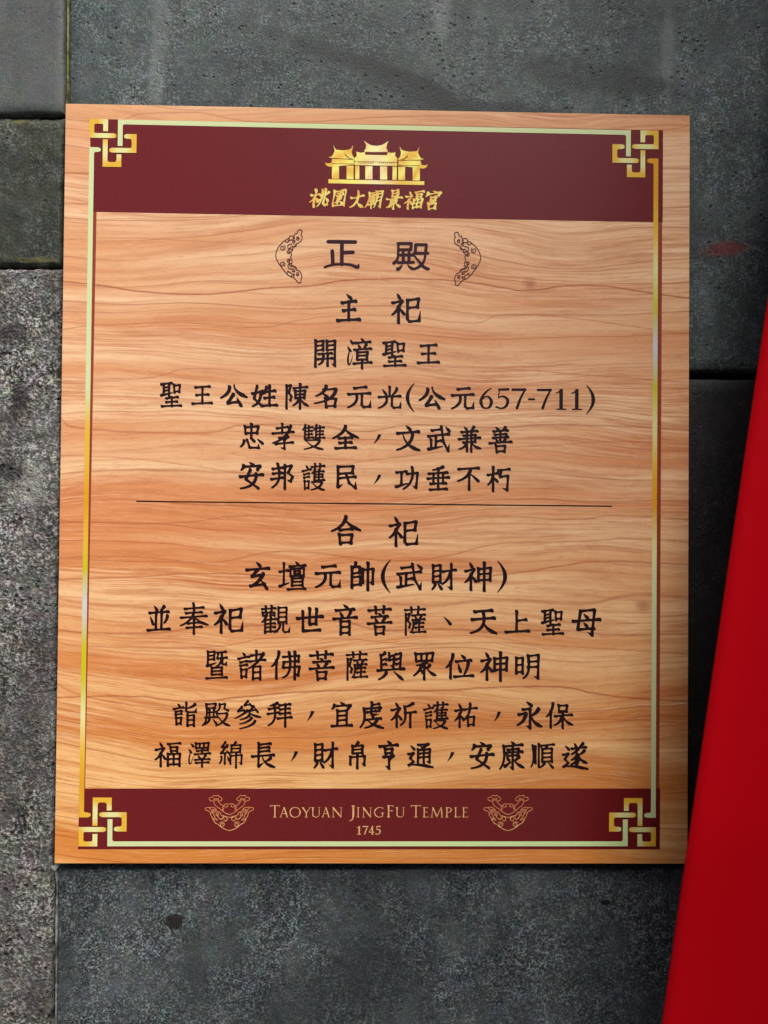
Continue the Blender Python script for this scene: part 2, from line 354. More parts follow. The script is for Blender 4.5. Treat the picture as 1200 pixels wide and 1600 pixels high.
mesh_obj('joint_backing', [(a[0], .042, c[1]), (c[0], .042, c[1]), (c[0], .042, a[1]), (a[0], .042, a[1])], [(0,1,2,3)], M_JOINT, wall)
def mortar(pts, hw, mat, y):
    """a crumbly strip of mortar along photo-pixel points"""
    V = []; Fc = []; Q = []
    for (a, b) in zip(pts, pts[1:]):
        n = max(2, int(math.hypot(b[0]-a[0], b[1]-a[1])/5))
        Q += [(a[0]+(b[0]-a[0])*k/n, a[1]+(b[1]-a[1])*k/n) for k in range(n)]
    Q.append(pts[-1])
    for i, q in enumerate(Q):
        x, z = P(*q); d = Vector(Q[min(i+1, len(Q)-1)])-Vector(Q[max(i-1, 0)]); d.normalize(); nx, nz = d.y, d.x
        for s, yy in ((-1, .03), (-.8, 0), (0, -.0012), (.8, 0), (1, .03)):
            w = hw*MM*s*(1+.35*noise.noise(Vector((q[0]*.13, q[1]*.13, s*2))))
            V.append((x+w*nx, y+yy+.0009*noise.noise(Vector((q[0]*.3, q[1]*.3, s))), z+w*nz))
        if i:
            for k in range(4): j = i*5+k; Fc.append((j-5, j-4, j+1, j))
    return mesh_obj('mortar_strip', V, Fc, mat, wall, smooth=True)
mortar([(103.5,-300),(103.5,60),(103,140),(101.5,170)], 1.7, M_MOSSM, .004)
mortar([(84,1362),(86,1390),(84.5,1460),(85,1540),(83,1660),(82,1900)], 2.0, M_GMORT, .005)
mortar([(70,1352),(78,1356),(85,1362)], 3.5, M_GMORT, .003)
mortar([(84,1222),(83.5,1245)], 3.5, M_GMORT, .003)
mortar([(60,179.5),(80,179),(98,178)], 1.6, M_JOINT, .004)
# ---------------------------------------------------------------- lettering
# Every character is written as brush strokes in a 0-100 box (y down).
# h s p n d t: one stroke; z: folded stroke; g: folded stroke with a hook; @name,x0,y0,x1,y1: component
# w: round pen with a width at each point (x,y,w); r: even round clerical stroke; k: straight pen lines (x,y,w)
COMP = {
'kou': 's10,6,17,100;z12,12,88,8,80,92;h18,88,82,85',
'ri': 's14,4,14,100;z15,6,84,4,84,100;h17,48,82,47;h17,92,82,91',
'mu': 's14,2,14,100;z15,4,86,2,86,100;h17,34,84,33;h17,63,84,62;h17,94,84,93',
'shi': 'd42,0,58,14;z8,32,78,24,50,50;p54,44,36,60,4,74;s52,48,52,102;d64,52,90,70',
'yan': 'd42,0,58,9;h2,24,98,16;h20,38,80,33;h20,51,80,47;kk20,62,86,98',
'shui': 'd50,2,84,14;d14,28,48,42;w32,50,5,18,72,7,26,94,6,56,90,4,90,60,2',
'ren': 'p84,0,60,32,2,56;s56,34,56,102',
'nv': 'z44,0,18,60,84,94;p78,28,60,74,2,98;h0,36,100,25',
'fu': 's14,4,14,102;z14,8,74,3,46,36;g48,36,84,50,72,68,46,64',
'wang': 'h14,10,88,4;h20,51,82,47;h0,97,100,92;s51,8,51,94',
'mu4': 'h0,34,98,26;s52,0,52,102;p50,34,34,58,0,76;d58,44,92,60',
'cao': 'h0,55,100,45;s30,8,34,98;s70,0,66,92',
'zhui': 'p28,0,18,20,0,38;s22,20,22,102;d52,0,64,12;h24,24,98,17;h24,47,90,43;h24,69,90,66;h24,95,104,91;s60,20,60,94',
'you': 'h8,6,84,2;p86,3,62,60,0,98;n18,24,54,70,104,96',
'bei': 's12,2,12,72;z13,4,84,1,84,72;h15,26,82,24;h15,48,82,46;h15,70,82,69;p34,76,26,88,2,102;d60,76,94,98',
'xin': 'p16,32,12,60,0,84;g30,24,42,90,84,92,82,58;d46,6,62,34;d78,18,100,52',
'mian': 'd42,0,60,30;p12,36,10,62,0,92;z10,50,94,40,80,88',
'chuo': 'd12,6,26,20;z2,42,24,37,10,60;z10,60,24,74,4,90;n6,90,44,88,104,98',
}
G = {
'王':'@wang,0,0,100,100',
'主':'d42,0,60,14;h20,31,82,24;h26,60,78,55;h0,97,100,92;s51,28,51,94',
'祀':'@shi,0,0,46,100;z54,22,92,16,88,46;h56,49,88,46;g54,22,54,88,60,97,94,94,98,58',
'開':'s8,4,8,102;z8,8,42,5,42,40;h10,24,40,22;h10,41,40,39;s58,5,58,38;g58,8,94,4,94,98,78,88;h60,22,92,20;h60,39,92,37;h22,55,80,51;h16,74,84,70;p42,54,40,80,22,94;s62,52,62,98',
'漳':'@shui,0,5,28,98;d60,0,70,10;h36,17,98,12;d48,22,55,33;p82,20,78,28,72,34;h32,41,102,36;s44,48,44,76;z44,50,88,48,86,76;h45,62,85,61;h45,76,85,75;h30,90,104,85;s65,76,65,106',
'聖':'h0,9,52,3;s12,8,12,48;s40,6,40,60;h14,22,38,20;h14,35,38,33;t0,54,56,42;kk60,8,98,42;h26,66,84,60;h26,82,80,79;h4,99,100,95;s54,62,54,98',
'公':'p34,12,26,40,0,64;n52,0,64,32,102,58;z50,46,28,88,70,82;d64,64,80,98',
'姓':'@nv,0,4,46,98;p60,8,54,26,44,40;h52,31,96,24;h52,58,92,54;h40,94,104,90;s73,2,73,92',
'陳':'@fu,0,2,32,102;h38,18,100,12;s44,30,46,60;z44,31,92,27,88,60;h47,45,87,43;h47,59,87,57;s68,0,68,104;p64,60,54,78,34,92;n71,60,82,78,106,92',
'名':'p46,0,34,28,6,48;z36,18,82,13,80,16;p84,14,60,58,0,82;d32,34,50,50;kk38,56,90,100',
'元':'h28,9,80,3;h2,38,98,32;p38,38,34,74,0,100;g62,36,62,88,70,97,98,95,102,64',
'光':'s51,0,51,42;d18,12,34,34;p84,6,78,22,64,36;h2,48,100,42;p36,47,32,78,0,100;g62,45,62,88,70,97,100,95,104,66',
'忠':'s20,10,24,40;z20,13,84,9,78,38;h24,38,78,36;s51,0,51,60;@xin,0,54,104,102',
'孝':'h20,17,74,11;s46,0,46,34;h0,37,100,30;p88,6,56,50,0,74;z32,54,76,49,56,64;g56,64,58,96,38,92;h14,78,98,71',
'雙':'@zhui,2,0,50,58;@zhui,54,0,102,58;@you,10,62,94,102',
'全':'p52,0,36,30,0,54;n48,2,64,28,104,50;h26,54,78,50;h28,75,76,72;h12,99,94,95;s52,52,52,96',
'文':'d42,0,60,14;h2,31,100,23;p72,28,54,72,0,98;n28,36,54,76,104,98',
'武':'h16,16,60,11;h0,40,94,30;s34,38,34,84;h36,60,60,57;s12,54,14,86;t0,92,66,80;g60,0,70,62,92,98,98,68;d80,2,96,16',
'兼':'d26,0,38,12;p74,0,66,9,58,17;h12,23,90,17;z22,38,82,34,80,64;h0,53,104,46;h22,67,80,63;s40,20,40,104;s61,18,61,106;p36,68,28,84,0,96;n66,66,78,82,106,92',
'善':'d28,0,40,10;p74,0,66,9,58,15;h18,18,84,13;h24,31,78,28;h16,44,86,39;s50,15,50,54;d28,48,36,58;p74,46,68,54,62,59;h0,66,102,59;kk24,73,80,102',
'安':'@mian,4,0,96,32;z46,28,26,66,82,100;p72,44,56,84,2,102;h0,56,102,47',
'邦':'h6,22,54,16;h8,42,52,38;h0,66,58,59;p30,0,36,64,2,102;s66,6,66,106;z66,11,98,7,82,38;g82,38,104,54,94,74,76,68',
'護':'@yan,0,6,40,100;h44,12,104,7;s60,0,60,19;s84,0,84,18;@zhui,44,20,102,66;@you,42,69,102,102',
'民':'z14,6,86,3,82,34;h16,37,84,33;g14,5,14,96,38,84;h16,57,96,50;g52,36,68,78,98,100,98,70',
'功':'h2,24,46,19;s24,24,24,78;t0,90,50,74;g48,30,96,25,90,94,72,84;p72,0,68,60,32,100',
'垂':'p74,0,54,8,24,14;h6,30,94,24;s28,32,28,72;s74,30,74,70;h0,51,102,45;h14,73,88,70;h12,98,92,94;s51,8,51,96',
'不':'h4,12,98,6;p60,12,42,44,0,66;s54,30,54,104;d64,36,96,64',
'朽':'@mu4,0,0,48,102;h50,14,102,8;z64,12,58,42,94,37;g96,38,92,100,68,90',
'合':'p52,0,36,32,0,54;n48,2,64,28,104,50;h30,50,74,46;kk22,64,82,102',
'玄':'d44,0,60,13;h0,30,100,23;z50,28,24,56,60,50;p76,44,50,76,16,92;h18,93,82,85;d66,70,92,102',
'壇':'h0,36,34,31;s17,6,17,80;t0,88,38,76;d64,0,74,8;h40,17,104,12;s44,24,44,52;z44,25,98,22,98,50;h46,51,96,50;s60,33,60,43;z60,33,82,32,82,43;h60,43,82,42;s50,60,50,86;z50,60,94,58,94,86;h50,72,92,71;h50,85,92,84;h34,99,104,96',
'帥':'p24,0,22,8,14,16;s8,16,8,98;z8,18,40,15,40,40;h10,41,40,39;z8,56,44,54,44,86;h10,88,44,85;s54,24,54,78;g54,27,98,23,96,82,82,74;s76,0,76,106',
'財':'@bei,0,4,44,100;h48,30,102,23;g84,0,84,98,66,88;p80,34,66,62,44,80',
'神':'@shi,0,0,46,102;s52,22,52,70;z52,24,98,19,96,68;h53,44,95,42;h53,67,95,65;s74,0,74,108',
'並':'d30,0,42,15;p76,0,68,10,58,20;h8,28,96,22;s38,27,38,94;s64,25,64,92;d12,44,24,72;p92,38,86,56,76,68;h0,99,102,93',
'奉':'h16,19,86,13;h20,34,80,30;h2,50,98,43;p48,0,44,46,0,78;n52,42,68,60,104,74;h28,70,76,66;h24,85,80,81;s51,56,51,106',
'觀':'h0,12,50,8;s14,2,14,20;s36,0,36,18;kk0,24,22,37;kk28,24,50,37;@zhui,0,38,54,100;@mu,56,4,98,64;p68,66,64,84,46,100;g80,64,80,92,86,98,102,96,106,76',
'世':'h0,42,102,33;z22,14,24,92,92,88;s50,2,50,64;s78,4,76,64;h52,65,76,63',
'音':'d44,0,60,10;h10,20,90,15;d28,26,38,40;p76,22,70,34,62,42;h0,50,102,44;@ri,24,56,80,104',
'菩':'h2,15,98,9;s32,2,35,25;s70,0,67,23;d46,24,54,32;h16,39,86,35;d30,43,38,54;p74,41,68,49,62,54;h0,63,102,57;kk26,71,78,102',
'薩':'h0,12,102,8;s32,2,34,20;s70,0,68,18;@fu,0,24,32,106;d62,20,70,28;h38,33,102,29;d52,36,58,44;p84,34,80,40,74,46;h40,51,102,47;p42,51,42,80,28,100;p60,52,56,62,46,70;h54,64,96,61;h54,80,94,77;h40,99,106,96;s74,52,74,97',
'天':'h16,13,86,7;h6,45,96,38;p50,12,48,70,0,100;n50,44,66,78,104,100',
'上':'s48,0,48,95;h50,44,90,39;h0,99,102,93',
'母':'z28,9,18,82,82,78;g28,9,84,4,74,104,56,92;d42,22,56,36;d42,56,54,70;h0,50,104,42',
'暨':'s6,3,6,54;z6,5,40,3,38,32;h8,18,37,17;h8,32,37,31;t2,56,48,44;h54,7,96,3;z58,8,54,28,102,24;p76,8,70,42,44,60;g80,28,80,48,98,50,102,38;s26,62,26,88;z26,63,78,61,78,88;h28,75,76,74;h28,88,76,87;h0,102,102,98',
'諸':'@yan,0,6,42,100;h50,16,94,11;s70,0,70,32;h44,38,104,32;p98,8,74,40,40,64;@ri,52,54,92,104',
'佛':'@ren,0,0,30,102;z40,20,94,15,92,38;h42,40,92,36;z42,40,40,62,96,57;g96,57,92,92,80,82;s80,0,80,106;p60,2,62,70,38,100',
'與':'p28,4,22,10,12,15;s12,13,15,64;h14,30,32,28;h14,47,32,45;z44,6,44,30,64,27;g64,27,60,54,48,50;h46,17,62,15;z70,9,90,6,87,62;h72,27,87,25;h72,44,87,42;h0,68,102,61;p34,74,24,88,4,100;n64,72,78,84,98,100',
'眾':'s8,6,12,36;z8,8,94,3,88,34;h12,35,88,33;s36,8,37,34;s63,6,62,33;p62,38,46,46,14,52;s51,46,51,106;p36,54,24,74,0,92;d30,64,44,80;p78,50,70,58,60,64;n62,58,80,78,106,90',
'位':'@ren,0,0,32,102;d60,2,72,14;h40,31,98,25;d48,42,57,74;p88,36,82,64,72,86;h34,98,106,93',
'明':'@ri,0,14,38,82;p54,6,56,70,34,102;g54,8,98,4,96,102,78,92;h56,33,94,31;h54,56,94,54',
'詣':'@yan,0,6,42,100;p92,6,78,18,54,26;g54,0,54,36,60,43,94,41,98,22;@ri,54,54,94,104',
'殿':'z14,5,52,2,48,23;h16,23,48,21;p14,4,16,66,0,100;h18,43,56,39;s28,32,28,64;s44,30,44,62;h12,66,60,61;p28,70,22,84,8,96;d42,72,54,90;p66,4,66,24,56,36;z66,6,88,3,86,24;d86,26,100,32;@you,52,44,104,102',
'參':'z52,0,38,17,62,14;d58,8,68,20;z28,22,12,40,36,36;d32,30,42,44;z76,20,60,38,84,34;d80,26,92,42;p50,36,30,52,0,66;n48,36,70,52,104,62;p58,54,46,64,22,72;p68,64,52,78,20,88;p82,76,62,94,20,106',
'拜':'p42,4,28,11,10,15;h4,31,46,25;h0,52,50,46;p26,12,30,70,2,102;h52,14,98,9;h54,32,96,28;h52,51,98,47;h44,72,104,66;s77,10,77,106',
'宜':'@mian,0,0,102,30;s28,34,28,95;z28,37,76,34,76,95;h30,56,74,54;h30,75,74,73;h0,99,102,95',
'虔':'s52,0,52,19;h54,10,86,6;z16,26,94,20,86,34;p16,25,18,70,0,102;h30,40,72,35;g50,27,50,46,58,50,86,47;d52,54,60,62;h26,71,94,65;p78,66,60,90,22,104;n36,72,60,90,106,104',
'祈':'@shi,0,0,48,102;p94,2,76,13,58,18;p58,17,60,70,40,98;h60,45,104,40;s82,44,82,106',
'祐':'@shi,0,0,46,102;h46,26,104,19;p74,0,66,46,40,76;kk58,54,98,100',
'永':'d40,0,60,13;g24,29,55,26,55,98,36,88;z6,48,38,43,30,62;p38,44,26,70,0,88;p92,26,78,42,60,52;n56,42,72,74,104,92',
'保':'@ren,0,0,32,102;kk46,6,92,38;h36,56,106,49;s68,40,68,106;p64,56,54,80,32,94;n71,56,84,78,108,92',
'福':'@shi,0,0,46,102;h52,7,100,3;kk58,18,94,40;s52,50,52,102;z52,51,100,49,98,102;h54,73,97,72;s75,51,75,97;h54,97,97,96',
'澤':'@shui,0,5,28,98;s36,5,38,27;z36,7,98,3,94,25;h38,26,94,24;s55,7,55,25;s75,6,75,25;h42,39,94,35;s67,28,67,50;h32,53,104,48;d48,58,55,68;p84,56,78,64,72,70;h34,77,102,73;h38,90,98,87;s67,74,67,106',
'綿':'z26,0,10,22,34,20;z36,12,6,48,40,43;d32,36,44,48;p8,62,8,76,0,90;s24,50,24,92;d36,60,44,78;p74,0,68,7,60,11;s54,14,54,44;z54,15,96,12,94,43;h54,28,92,27;h54,43,92,42;s50,56,50,92;g50,58,102,54,100,92,88,84;s76,44,76,108',
'長':'s30,3,30,54;h32,8,86,3;h32,22,80,18;h32,37,80,33;h0,57,102,50;g30,57,30,98,56,82;p88,62,78,70,66,76;n48,56,66,84,106,100',
'帛':'p56,0,48,8,38,14;s24,15,24,46;z24,17,82,13,80,46;h26,31,78,29;h26,46,78,44;s12,60,12,92;g12,62,94,57,92,94,76,86;s52,46,52,108',
'亨':'d44,0,60,9;h0,20,102,14;kk24,27,80,48;z22,60,80,55,56,68;g54,66,54,102,32,92',
'通':'@chuo,0,4,104,102;z44,6,90,2,68,17;d56,13,68,20;s44,26,44,82;g44,28,96,24,94,80,80,75;h46,43,93,40;h46,59,93,56;s69,26,69,80',
'康':'d50,0,62,8;h16,18,100,11;p16,16,18,66,0,102;z34,30,84,26,82,50;h22,42,100,37;h34,53,82,50;g57,18,57,100,42,92;d30,60,40,68;t22,92,48,76;p86,56,76,64,68,69;n60,64,78,82,106,96',
'順':'p8,8,12,66,0,100;s21,12,21,84;s36,2,36,100;h44,9,104,3;p74,8,70,14,62,21;s52,22,52,78;z52,23,96,20,96,78;h54,41,94,40;h54,59,94,58;h52,77,94,76;p62,82,56,92,42,102;d80,82,100,102',
'遂':'@chuo,0,4,104,102;d50,0,58,12;p88,0,80,8,72,14;h40,21,100,15;p68,20,54,34,38,43;g60,33,72,62,62,84,48,76;p64,44,52,58,38,65;p66,58,54,74,36,83;p94,28,84,37,74,43;n70,42,80,64,104,76',
'桃':'@mu4,0,0,46,104;p62,2,62,70,40,100;d46,22,56,36;t42,70,62,54;g80,0,80,88,88,97,102,95,106,68;p100,16,92,28,84,37;d86,52,102,68',
'園':'s4,6,4,102;z4,8,98,3,98,102;h6,96,96,94;h30,20,72,16;s51,12,51,32;h22,34,80,30;kk32,40,70,55;p48,56,38,70,18,80;s40,66,40,84;n50,58,64,74,84,84',
'大':'h2,42,98,30;p52,0,48,60,0,100;n50,40,66,78,104,98',
'廟':'d50,0,62,8;h14,15,100,8;p14,14,16,66,0,102;s38,20,38,102;h24,29,54,25;@ri,26,36,54,64;h18,82,58,76;p66,22,66,74,54,98;g66,24,98,20,96,102,82,92;h68,44,95,42;h66,64,95,62',
'景':'@ri,24,0,80,36;d50,37,58,43;h0,51,102,44;kk26,56,76,72;g52,72,52,102,40,94;p32,80,22,90,6,98;d70,78,94,94',
'宮':'@mian,0,0,102,34;kk30,34,72,56;p52,56,46,62,40,66;kk20,68,82,102',
'，':'W88,0,24,60,45,17,6,100,3',
'、':'W6,0,4,50,45,17,86,90,26',
# clerical title characters
'正t':'r13,7,86,7;r50,7,50,86;r52,45,80,43;r24,40,26,84;w4,97,8,14,92,9,30,87,9,55,85,9,76,88,10,92,95,13,96,86,5',
'殿t':'r14,5,50,4,49,26,17,27;w15,5,9,14,50,9,10,66,10,3,75,12,10,72,5;r20,46,56,45;r28,37,29,72;r44,37,44,70;r16,73,56,71;w25,82,5,22,88,9,14,97,12,12,92,6;w41,80,4,46,88,9,54,94,11;r62,10,61,37;r62,8,91,8,89,38;r58,39,95,38;w88,48,9,84,68,9,72,86,11,60,94,9;w60,50,7,70,66,9,84,86,12,96,94,11,98,90,5',
# serif numerals
'6':'w84,1,5,56,14,9,30,38,12,16,66,14,28,92,11,50,99,7,74,92,12,86,68,14,74,47,11,52,41,7,26,54,5',
'5':'k30,6,11,88,4,12;w30,6,6,24,46,5;w24,46,6,52,39,9,80,50,13,86,68,14,72,90,12,42,99,8,10,92,9',
'7':'k6,6,12,94,5,13;w92,8,9,62,50,12,38,98,14',
'1':'k54,4,14,54,94,14;w54,5,8,34,14,6,16,18,5;k22,98,6,88,98,6',
'4':'w70,2,8,38,40,8,6,72,7;k6,72,9,98,72,9;k68,4,15,68,94,15;k48,98,6,92,98,6',
'-':'k0,50,100,100,50,100',
'(':'w90,0,3,50,16,7,22,34,11,14,50,13,22,66,11,50,84,7,90,100,3',
')':'w10,0,3,50,16,7,78,34,11,86,50,13,78,66,11,50,84,7,10,100,3',
# roman capitals
'T':'k2,4,5,98,4,5;k50,4,10,50,96,10;k34,98,4,66,98,4;k3,4,4,5,14,3;k97,4,4,95,14,3',
'A':'k50,3,5,12,96,5;k50,3,11,88,96,11;k28,62,5,72,62,5;k0,98,3,24,98,3;k74,98,3,100,98,3',
'O':'w50,3,5,80,14,8,95,50,11,80,86,8,50,97,5,20,86,8,5,50,11,20,14,8,50,3,5',
'Y':'k10,4,10,50,56,10;k90,4,5,52,54,5;k50,52,10,50,96,10;k34,98,4,66,98,4;k0,3,3,22,3,3;k78,3,3,100,3,3',
'U':'k16,4,10,16,60,10;w16,58,10,20,84,8,50,98,6,78,84,5,82,58,5;k82,4,5,82,62,5;k2,3,3,30,3,3;k70,3,3,94,3,3',
'N':'k14,4,5,14,96,5;k12,3,11,86,96,11;k87,4,5,87,98,5;k2,98,3,28,98,3;k74,3,3,100,3,3',
'J':'w70,4,11,70,60,11,62,84,8,40,95,5,6,100,3;k46,3,4,94,3,4',
'I':'k50,4,11,50,96,11;k0,3,4,100,3,4;k0,98,4,100,98,4',
'G':'w92,14,5,68,4,5,40,6,7,14,26,10,6,54,11,20,84,8,54,98,6,86,86,6;k86,58,9,86,92,9;k70,57,4,98,57,4;k93,4,3,93,18,3',
'F':'k22,4,11,22,96,11;k4,4,4,94,4,5;k22,46,5,76,46,5;k4,98,4,44,98,4;k94,4,4,95,16,4;k77,38,3,77,54,3',
'E':'k22,4,10,22,96,10;k4,4,4,88,4,5;k22,48,5,76,48,5;k4,97,4,96,97,5;k88,4,4,89,15,3;k97,97,4,99,84,3',
'M':'k18,4,5,10,96,5;k18,4,10,50,92,10;k82,4,5,50,92,5;k83,4,10,91,96,10;k0,98,3,22,98,3;k78,98,3,100,98,3',
'P':'k22,4,10,22,96,10;w22,4,5,60,5,6,88,24,10,64,48,6,34,50,5;k4,98,4,46,98,4;k4,3,3,24,3,3',
'L':'k22,4,10,22,96,10;k4,3,3,42,3,3;k4,97,4,96,97,5;k97,97,4,99,82,3',
}
import math, numpy as np
PROF = {'h':[(0,1.18),(.14,.84),(.5,.72),(.84,.86),(1,1.26)], 's':[(0,1.3),(.18,.98),(.6,.92),(1,1.12)],
        'p':[(0,1.25),(.3,1.0),(.7,.78),(1,.62)], 'n':[(0,.5),(.4,.8),(.8,1.42),(1,.85)],
        'd':[(0,.45),(.6,1.1),(1,1.25)], 't':[(0,1.2),(.5,.8),(1,.45)]}
def _expand(code, box):
    x0,y0,x1,y1 = box; out=[]
    for tok in code.split(';'):
        if tok[0]=='@':
            nm,*v = tok[1:].split(','); v=[float(a) for a in v]
            b=(x0+(x1-x0)*v[0]/100, y0+(y1-y0)*v[1]/100, x0+(x1-x0)*v[2]/100, y0+(y1-y0)*v[3]/100)
            out+=_expand(COMP[nm], b)
        elif tok[:2]=='kk':
            v=[float(a) for a in tok[2:].split(',')]
            b=(x0+(x1-x0)*v[0]/100, y0+(y1-y0)*v[1]/100, x0+(x1-x0)*v[2]/100, y0+(y1-y0)*v[3]/100)
            out+=_expand(COMP['kou'], b)
        else:
            v=[float(a) for a in tok[1:].split(',')]; ty=tok[0]
            st=3 if ty in 'wkW' else 2
            pts=[(x0+(x1-x0)*v[i]/100, y0+(y1-y0)*v[i+1]/100)+((v[i+2],) if st==3 else ()) for i in range(0,len(v),st)]
            out.append((ty,pts))
    return out
def _prof(ty,t):
    P=PROF[ty]
    for (a,wa),(b,wb) in zip(P,P[1:]):
        if t<=b: return wa+(wb-wa)*(t-a)/(b-a)
    return P[-1][1]
def _cat(P,n):
    out=[]; L=len(P)
    for i in range(L-1):
        p0=np.array(P[max(i-1,0)]);p1=np.array(P[i]);p2=np.array(P[i+1]);p3=np.array(P[min(i+2,L-1)])
        for k in range(n):
            t=k/n; out.append(.5*((2*p1)+(p2-p0)*t+(2*p0-5*p1+4*p2-p3)*t*t+(3*p1-p0-3*p2+p3)*t**3))
    out.append(np.array(P[-1],float)); return out
def stamps(ch, wd, hg, lw):
    """nib stamps (x,y,r,kind) in glyph units: x 0..wd, y 0..hg; lw = stroke width in the same units"""
    S=_expand(G[ch],(0,0,100,100)); out=[]
    for ty,P in S:
        Q=[np.array([p[0]*wd/100,p[1]*hg/100]) for p in P]
        if ty in 'wkWr':
            W=[p[2]*hg/100*(.5 if ty!='k' else .5) for p in P] if ty!='r' else [lw*.5]*len(P)
            if ty=='W': W=[w*hg/100*.5*1.6 for w in [p[2] for p in P]]
            T=[(q[0],q[1],w) for q,w in zip(Q,W)]
            pts=_cat(T,10) if ty in 'wW' and len(T)>2 else []
            if not pts:
                for a,b in zip(T,T[1:]):
                    a=np.array(a);b=np.array(b); n=max(3,int(np.hypot(*(b-a)[:2])/max(.12*min(a[2],b[2]),.008*hg)))
                    pts+=[a+(b-a)*k/n for k in range(n+1)]
            else:
                # densify
                D=[]
                for a,b in zip(pts,pts[1:]):
                    n=max(1,int(np.hypot(*(b-a)[:2])/max(.12*min(abs(a[2]),abs(b[2])),.008*hg))); D+=[a+(b-a)*k/n for k in range(n)]
                pts=D+[pts[-1]]
            kind=1 if ty in 'wrW' else 2
            out+=[(p[0],p[1],abs(p[2])+1e-6,kind) for p in pts]; continue
        if ty in 'zg':
            n=len(Q)-1
            for i in range(n):
                a,b=Q[i],Q[i+1]; L=np.hypot(*(b-a)); m=max(4,int(L/(lw*.1)))
                horiz=abs(b[0]-a[0])>abs(b[1]-a[1])
                for k in range(m+1):
                    t=k/m; c=1.12-.36*math.sin(math.pi*t) if horiz else 1.16-.26*math.sin(math.pi*t)
                    if ty=='g' and i==n-1: c=1.12*(1-t)+.16*t
                    p=a+(b-a)*t; out.append((p[0],p[1],c*lw*.5,0))
            continue
        if len(Q)==3:   # quadratic through the middle point
            c=2*Q[1]-.5*(Q[0]+Q[2]); f=lambda t:(1-t)**2*Q[0]+2*t*(1-t)*c+t*t*Q[2]
        else: f=lambda t:Q[0]+(Q[1]-Q[0])*t
        L=sum(np.hypot(*(Q[i+1]-Q[i])) for i in range(len(Q)-1)); m=max(5,int(L/(lw*.1)))
        for k in range(m+1):
            t=k/m; p=f(t)
            if ty=='h': p=p+np.array([0,-.05*lw*4*t*(1-t)])
            out.append((p[0],p[1],_prof(ty,t)*lw*.5,0))
    return out
def field(ch,wd,hg,lw,res=64,run=False):
    """signed field on a grid, with the drawn bounds fitted to 0..wd x 0..hg"""
    A=np.array(stamps(ch,wd,hg,lw)); m=.12*max(hg,wd)
    if run:      # quick brush: strong thick and thin, leaning, wavering
        q=A[:,2]/(lw*.5); A[:,2]=lw*.5*np.clip(q**1.5*(1+0.22*np.sin(A[:,0]/wd*9+A[:,1]/hg*7)),.30,1.75)
        A[:,0]+=.05*wd*np.sin(A[:,1]/hg*4.2+1)-.06*wd*(A[:,1]/hg-.5); A[:,1]+=.035*hg*np.sin(A[:,0]/wd*5)
    step=max(wd,hg)/res
    if len(ch)==1 and ch in '-IJ()，、1' : step=max(wd,hg)/48
    xs=np.arange(-m,wd+m+step,step); ys=np.arange(-m,hg+m+step,step)
    X,Y=np.meshgrid(xs,ys); F=np.full(X.shape,9.)
    for x,y,r,k in A:
        R=r*1.7+3*step
        i0=max(0,int((x-R+m)/step)); i1=int((x+R+m)/step)+2; j0=max(0,int((y-R+m)/step)); j1=int((y+R+m)/step)+2
        dx=X[j0:j1,i0:i1]-x; dy=Y[j0:j1,i0:i1]-y
        if k==0:     # slanted angular nib
            u=(dx+dy)*.7071; v=(dx-dy)*.7071
            d=((np.abs(u)/1.22)**1.5+(np.abs(v)/.92)**1.5)**(1/1.5)-r
        elif k==1: d=np.hypot(dx,dy)-r
        else: d=np.maximum(np.abs(dx),np.abs(dy))*.6+np.hypot(dx,dy)*.4-r
        F[j0:j1,i0:i1]=np.minimum(F[j0:j1,i0:i1],d)
    return xs,ys,F
# ---------------------------------------------------------------- the sign
L0 = P(103,162,SY); W_, H_ = .3005, .3608
sign = empty('temple_sign', (0, SY, -H_)); tag(sign, 'wood look information board with maroon bands, gold frame and dark Chinese lettering', 'sign')
# board: 5 mm panel with slightly eased edges, face at SY
bm = bmesh.new(); bmesh.ops.create_cube(bm, size=1)
for v in bm.verts: v.co = Vector((v.co.x*2*W_, v.co.y*.006+SY+.003, v.co.z*2*H_))
bmesh.ops.bevel(bm, geom=list(bm.edges), offset=.0006, segments=2, affect='EDGES')
me = bpy.data.meshes.new('board'); 
for v in bm.verts: v.co -= Vector((0, SY, -H_))
bm.to_mesh(me); bm.free(); me.materials.append(M_WOOD); me.materials.append(M_EDGE)
for p in me.polygons:
    if abs(p.normal.y) < .6: p.material_index = 1
link(bpy.data.objects.new('board', me), sign)
LAY = .00006
def quad_print(name, corners, mat, layer, parent=sign):
    V = []
    for a, c in corners:
        x, z = P(a, c, SY); V.append((x, SY-LAY*layer, z))
    return mesh_obj(name, V, [(0,3,2,1)], mat, parent)
quad_print('header_band', [(140.5,185.8),(1036,203.6),(1035.5,347.5),(143,331)], M_MAROON, 1)
quad_print('footer_band', [(124,1232),(1031.5,1232),(1031,1327),(122,1327)], M_MAROON, 1)
for co in ([(143,331),(151,331.1),(133,1232),(124,1232)], [(1028,347.3),(1034.6,347.4),(1030,1232),(1023,1232)]):
    quad_print('border_drop_shade', co, M_SHADE, 2)
quad_print('dividing_line', [(213,782.3),(956,790),(956,791.9),(213,784.2)], M_INK, 2)

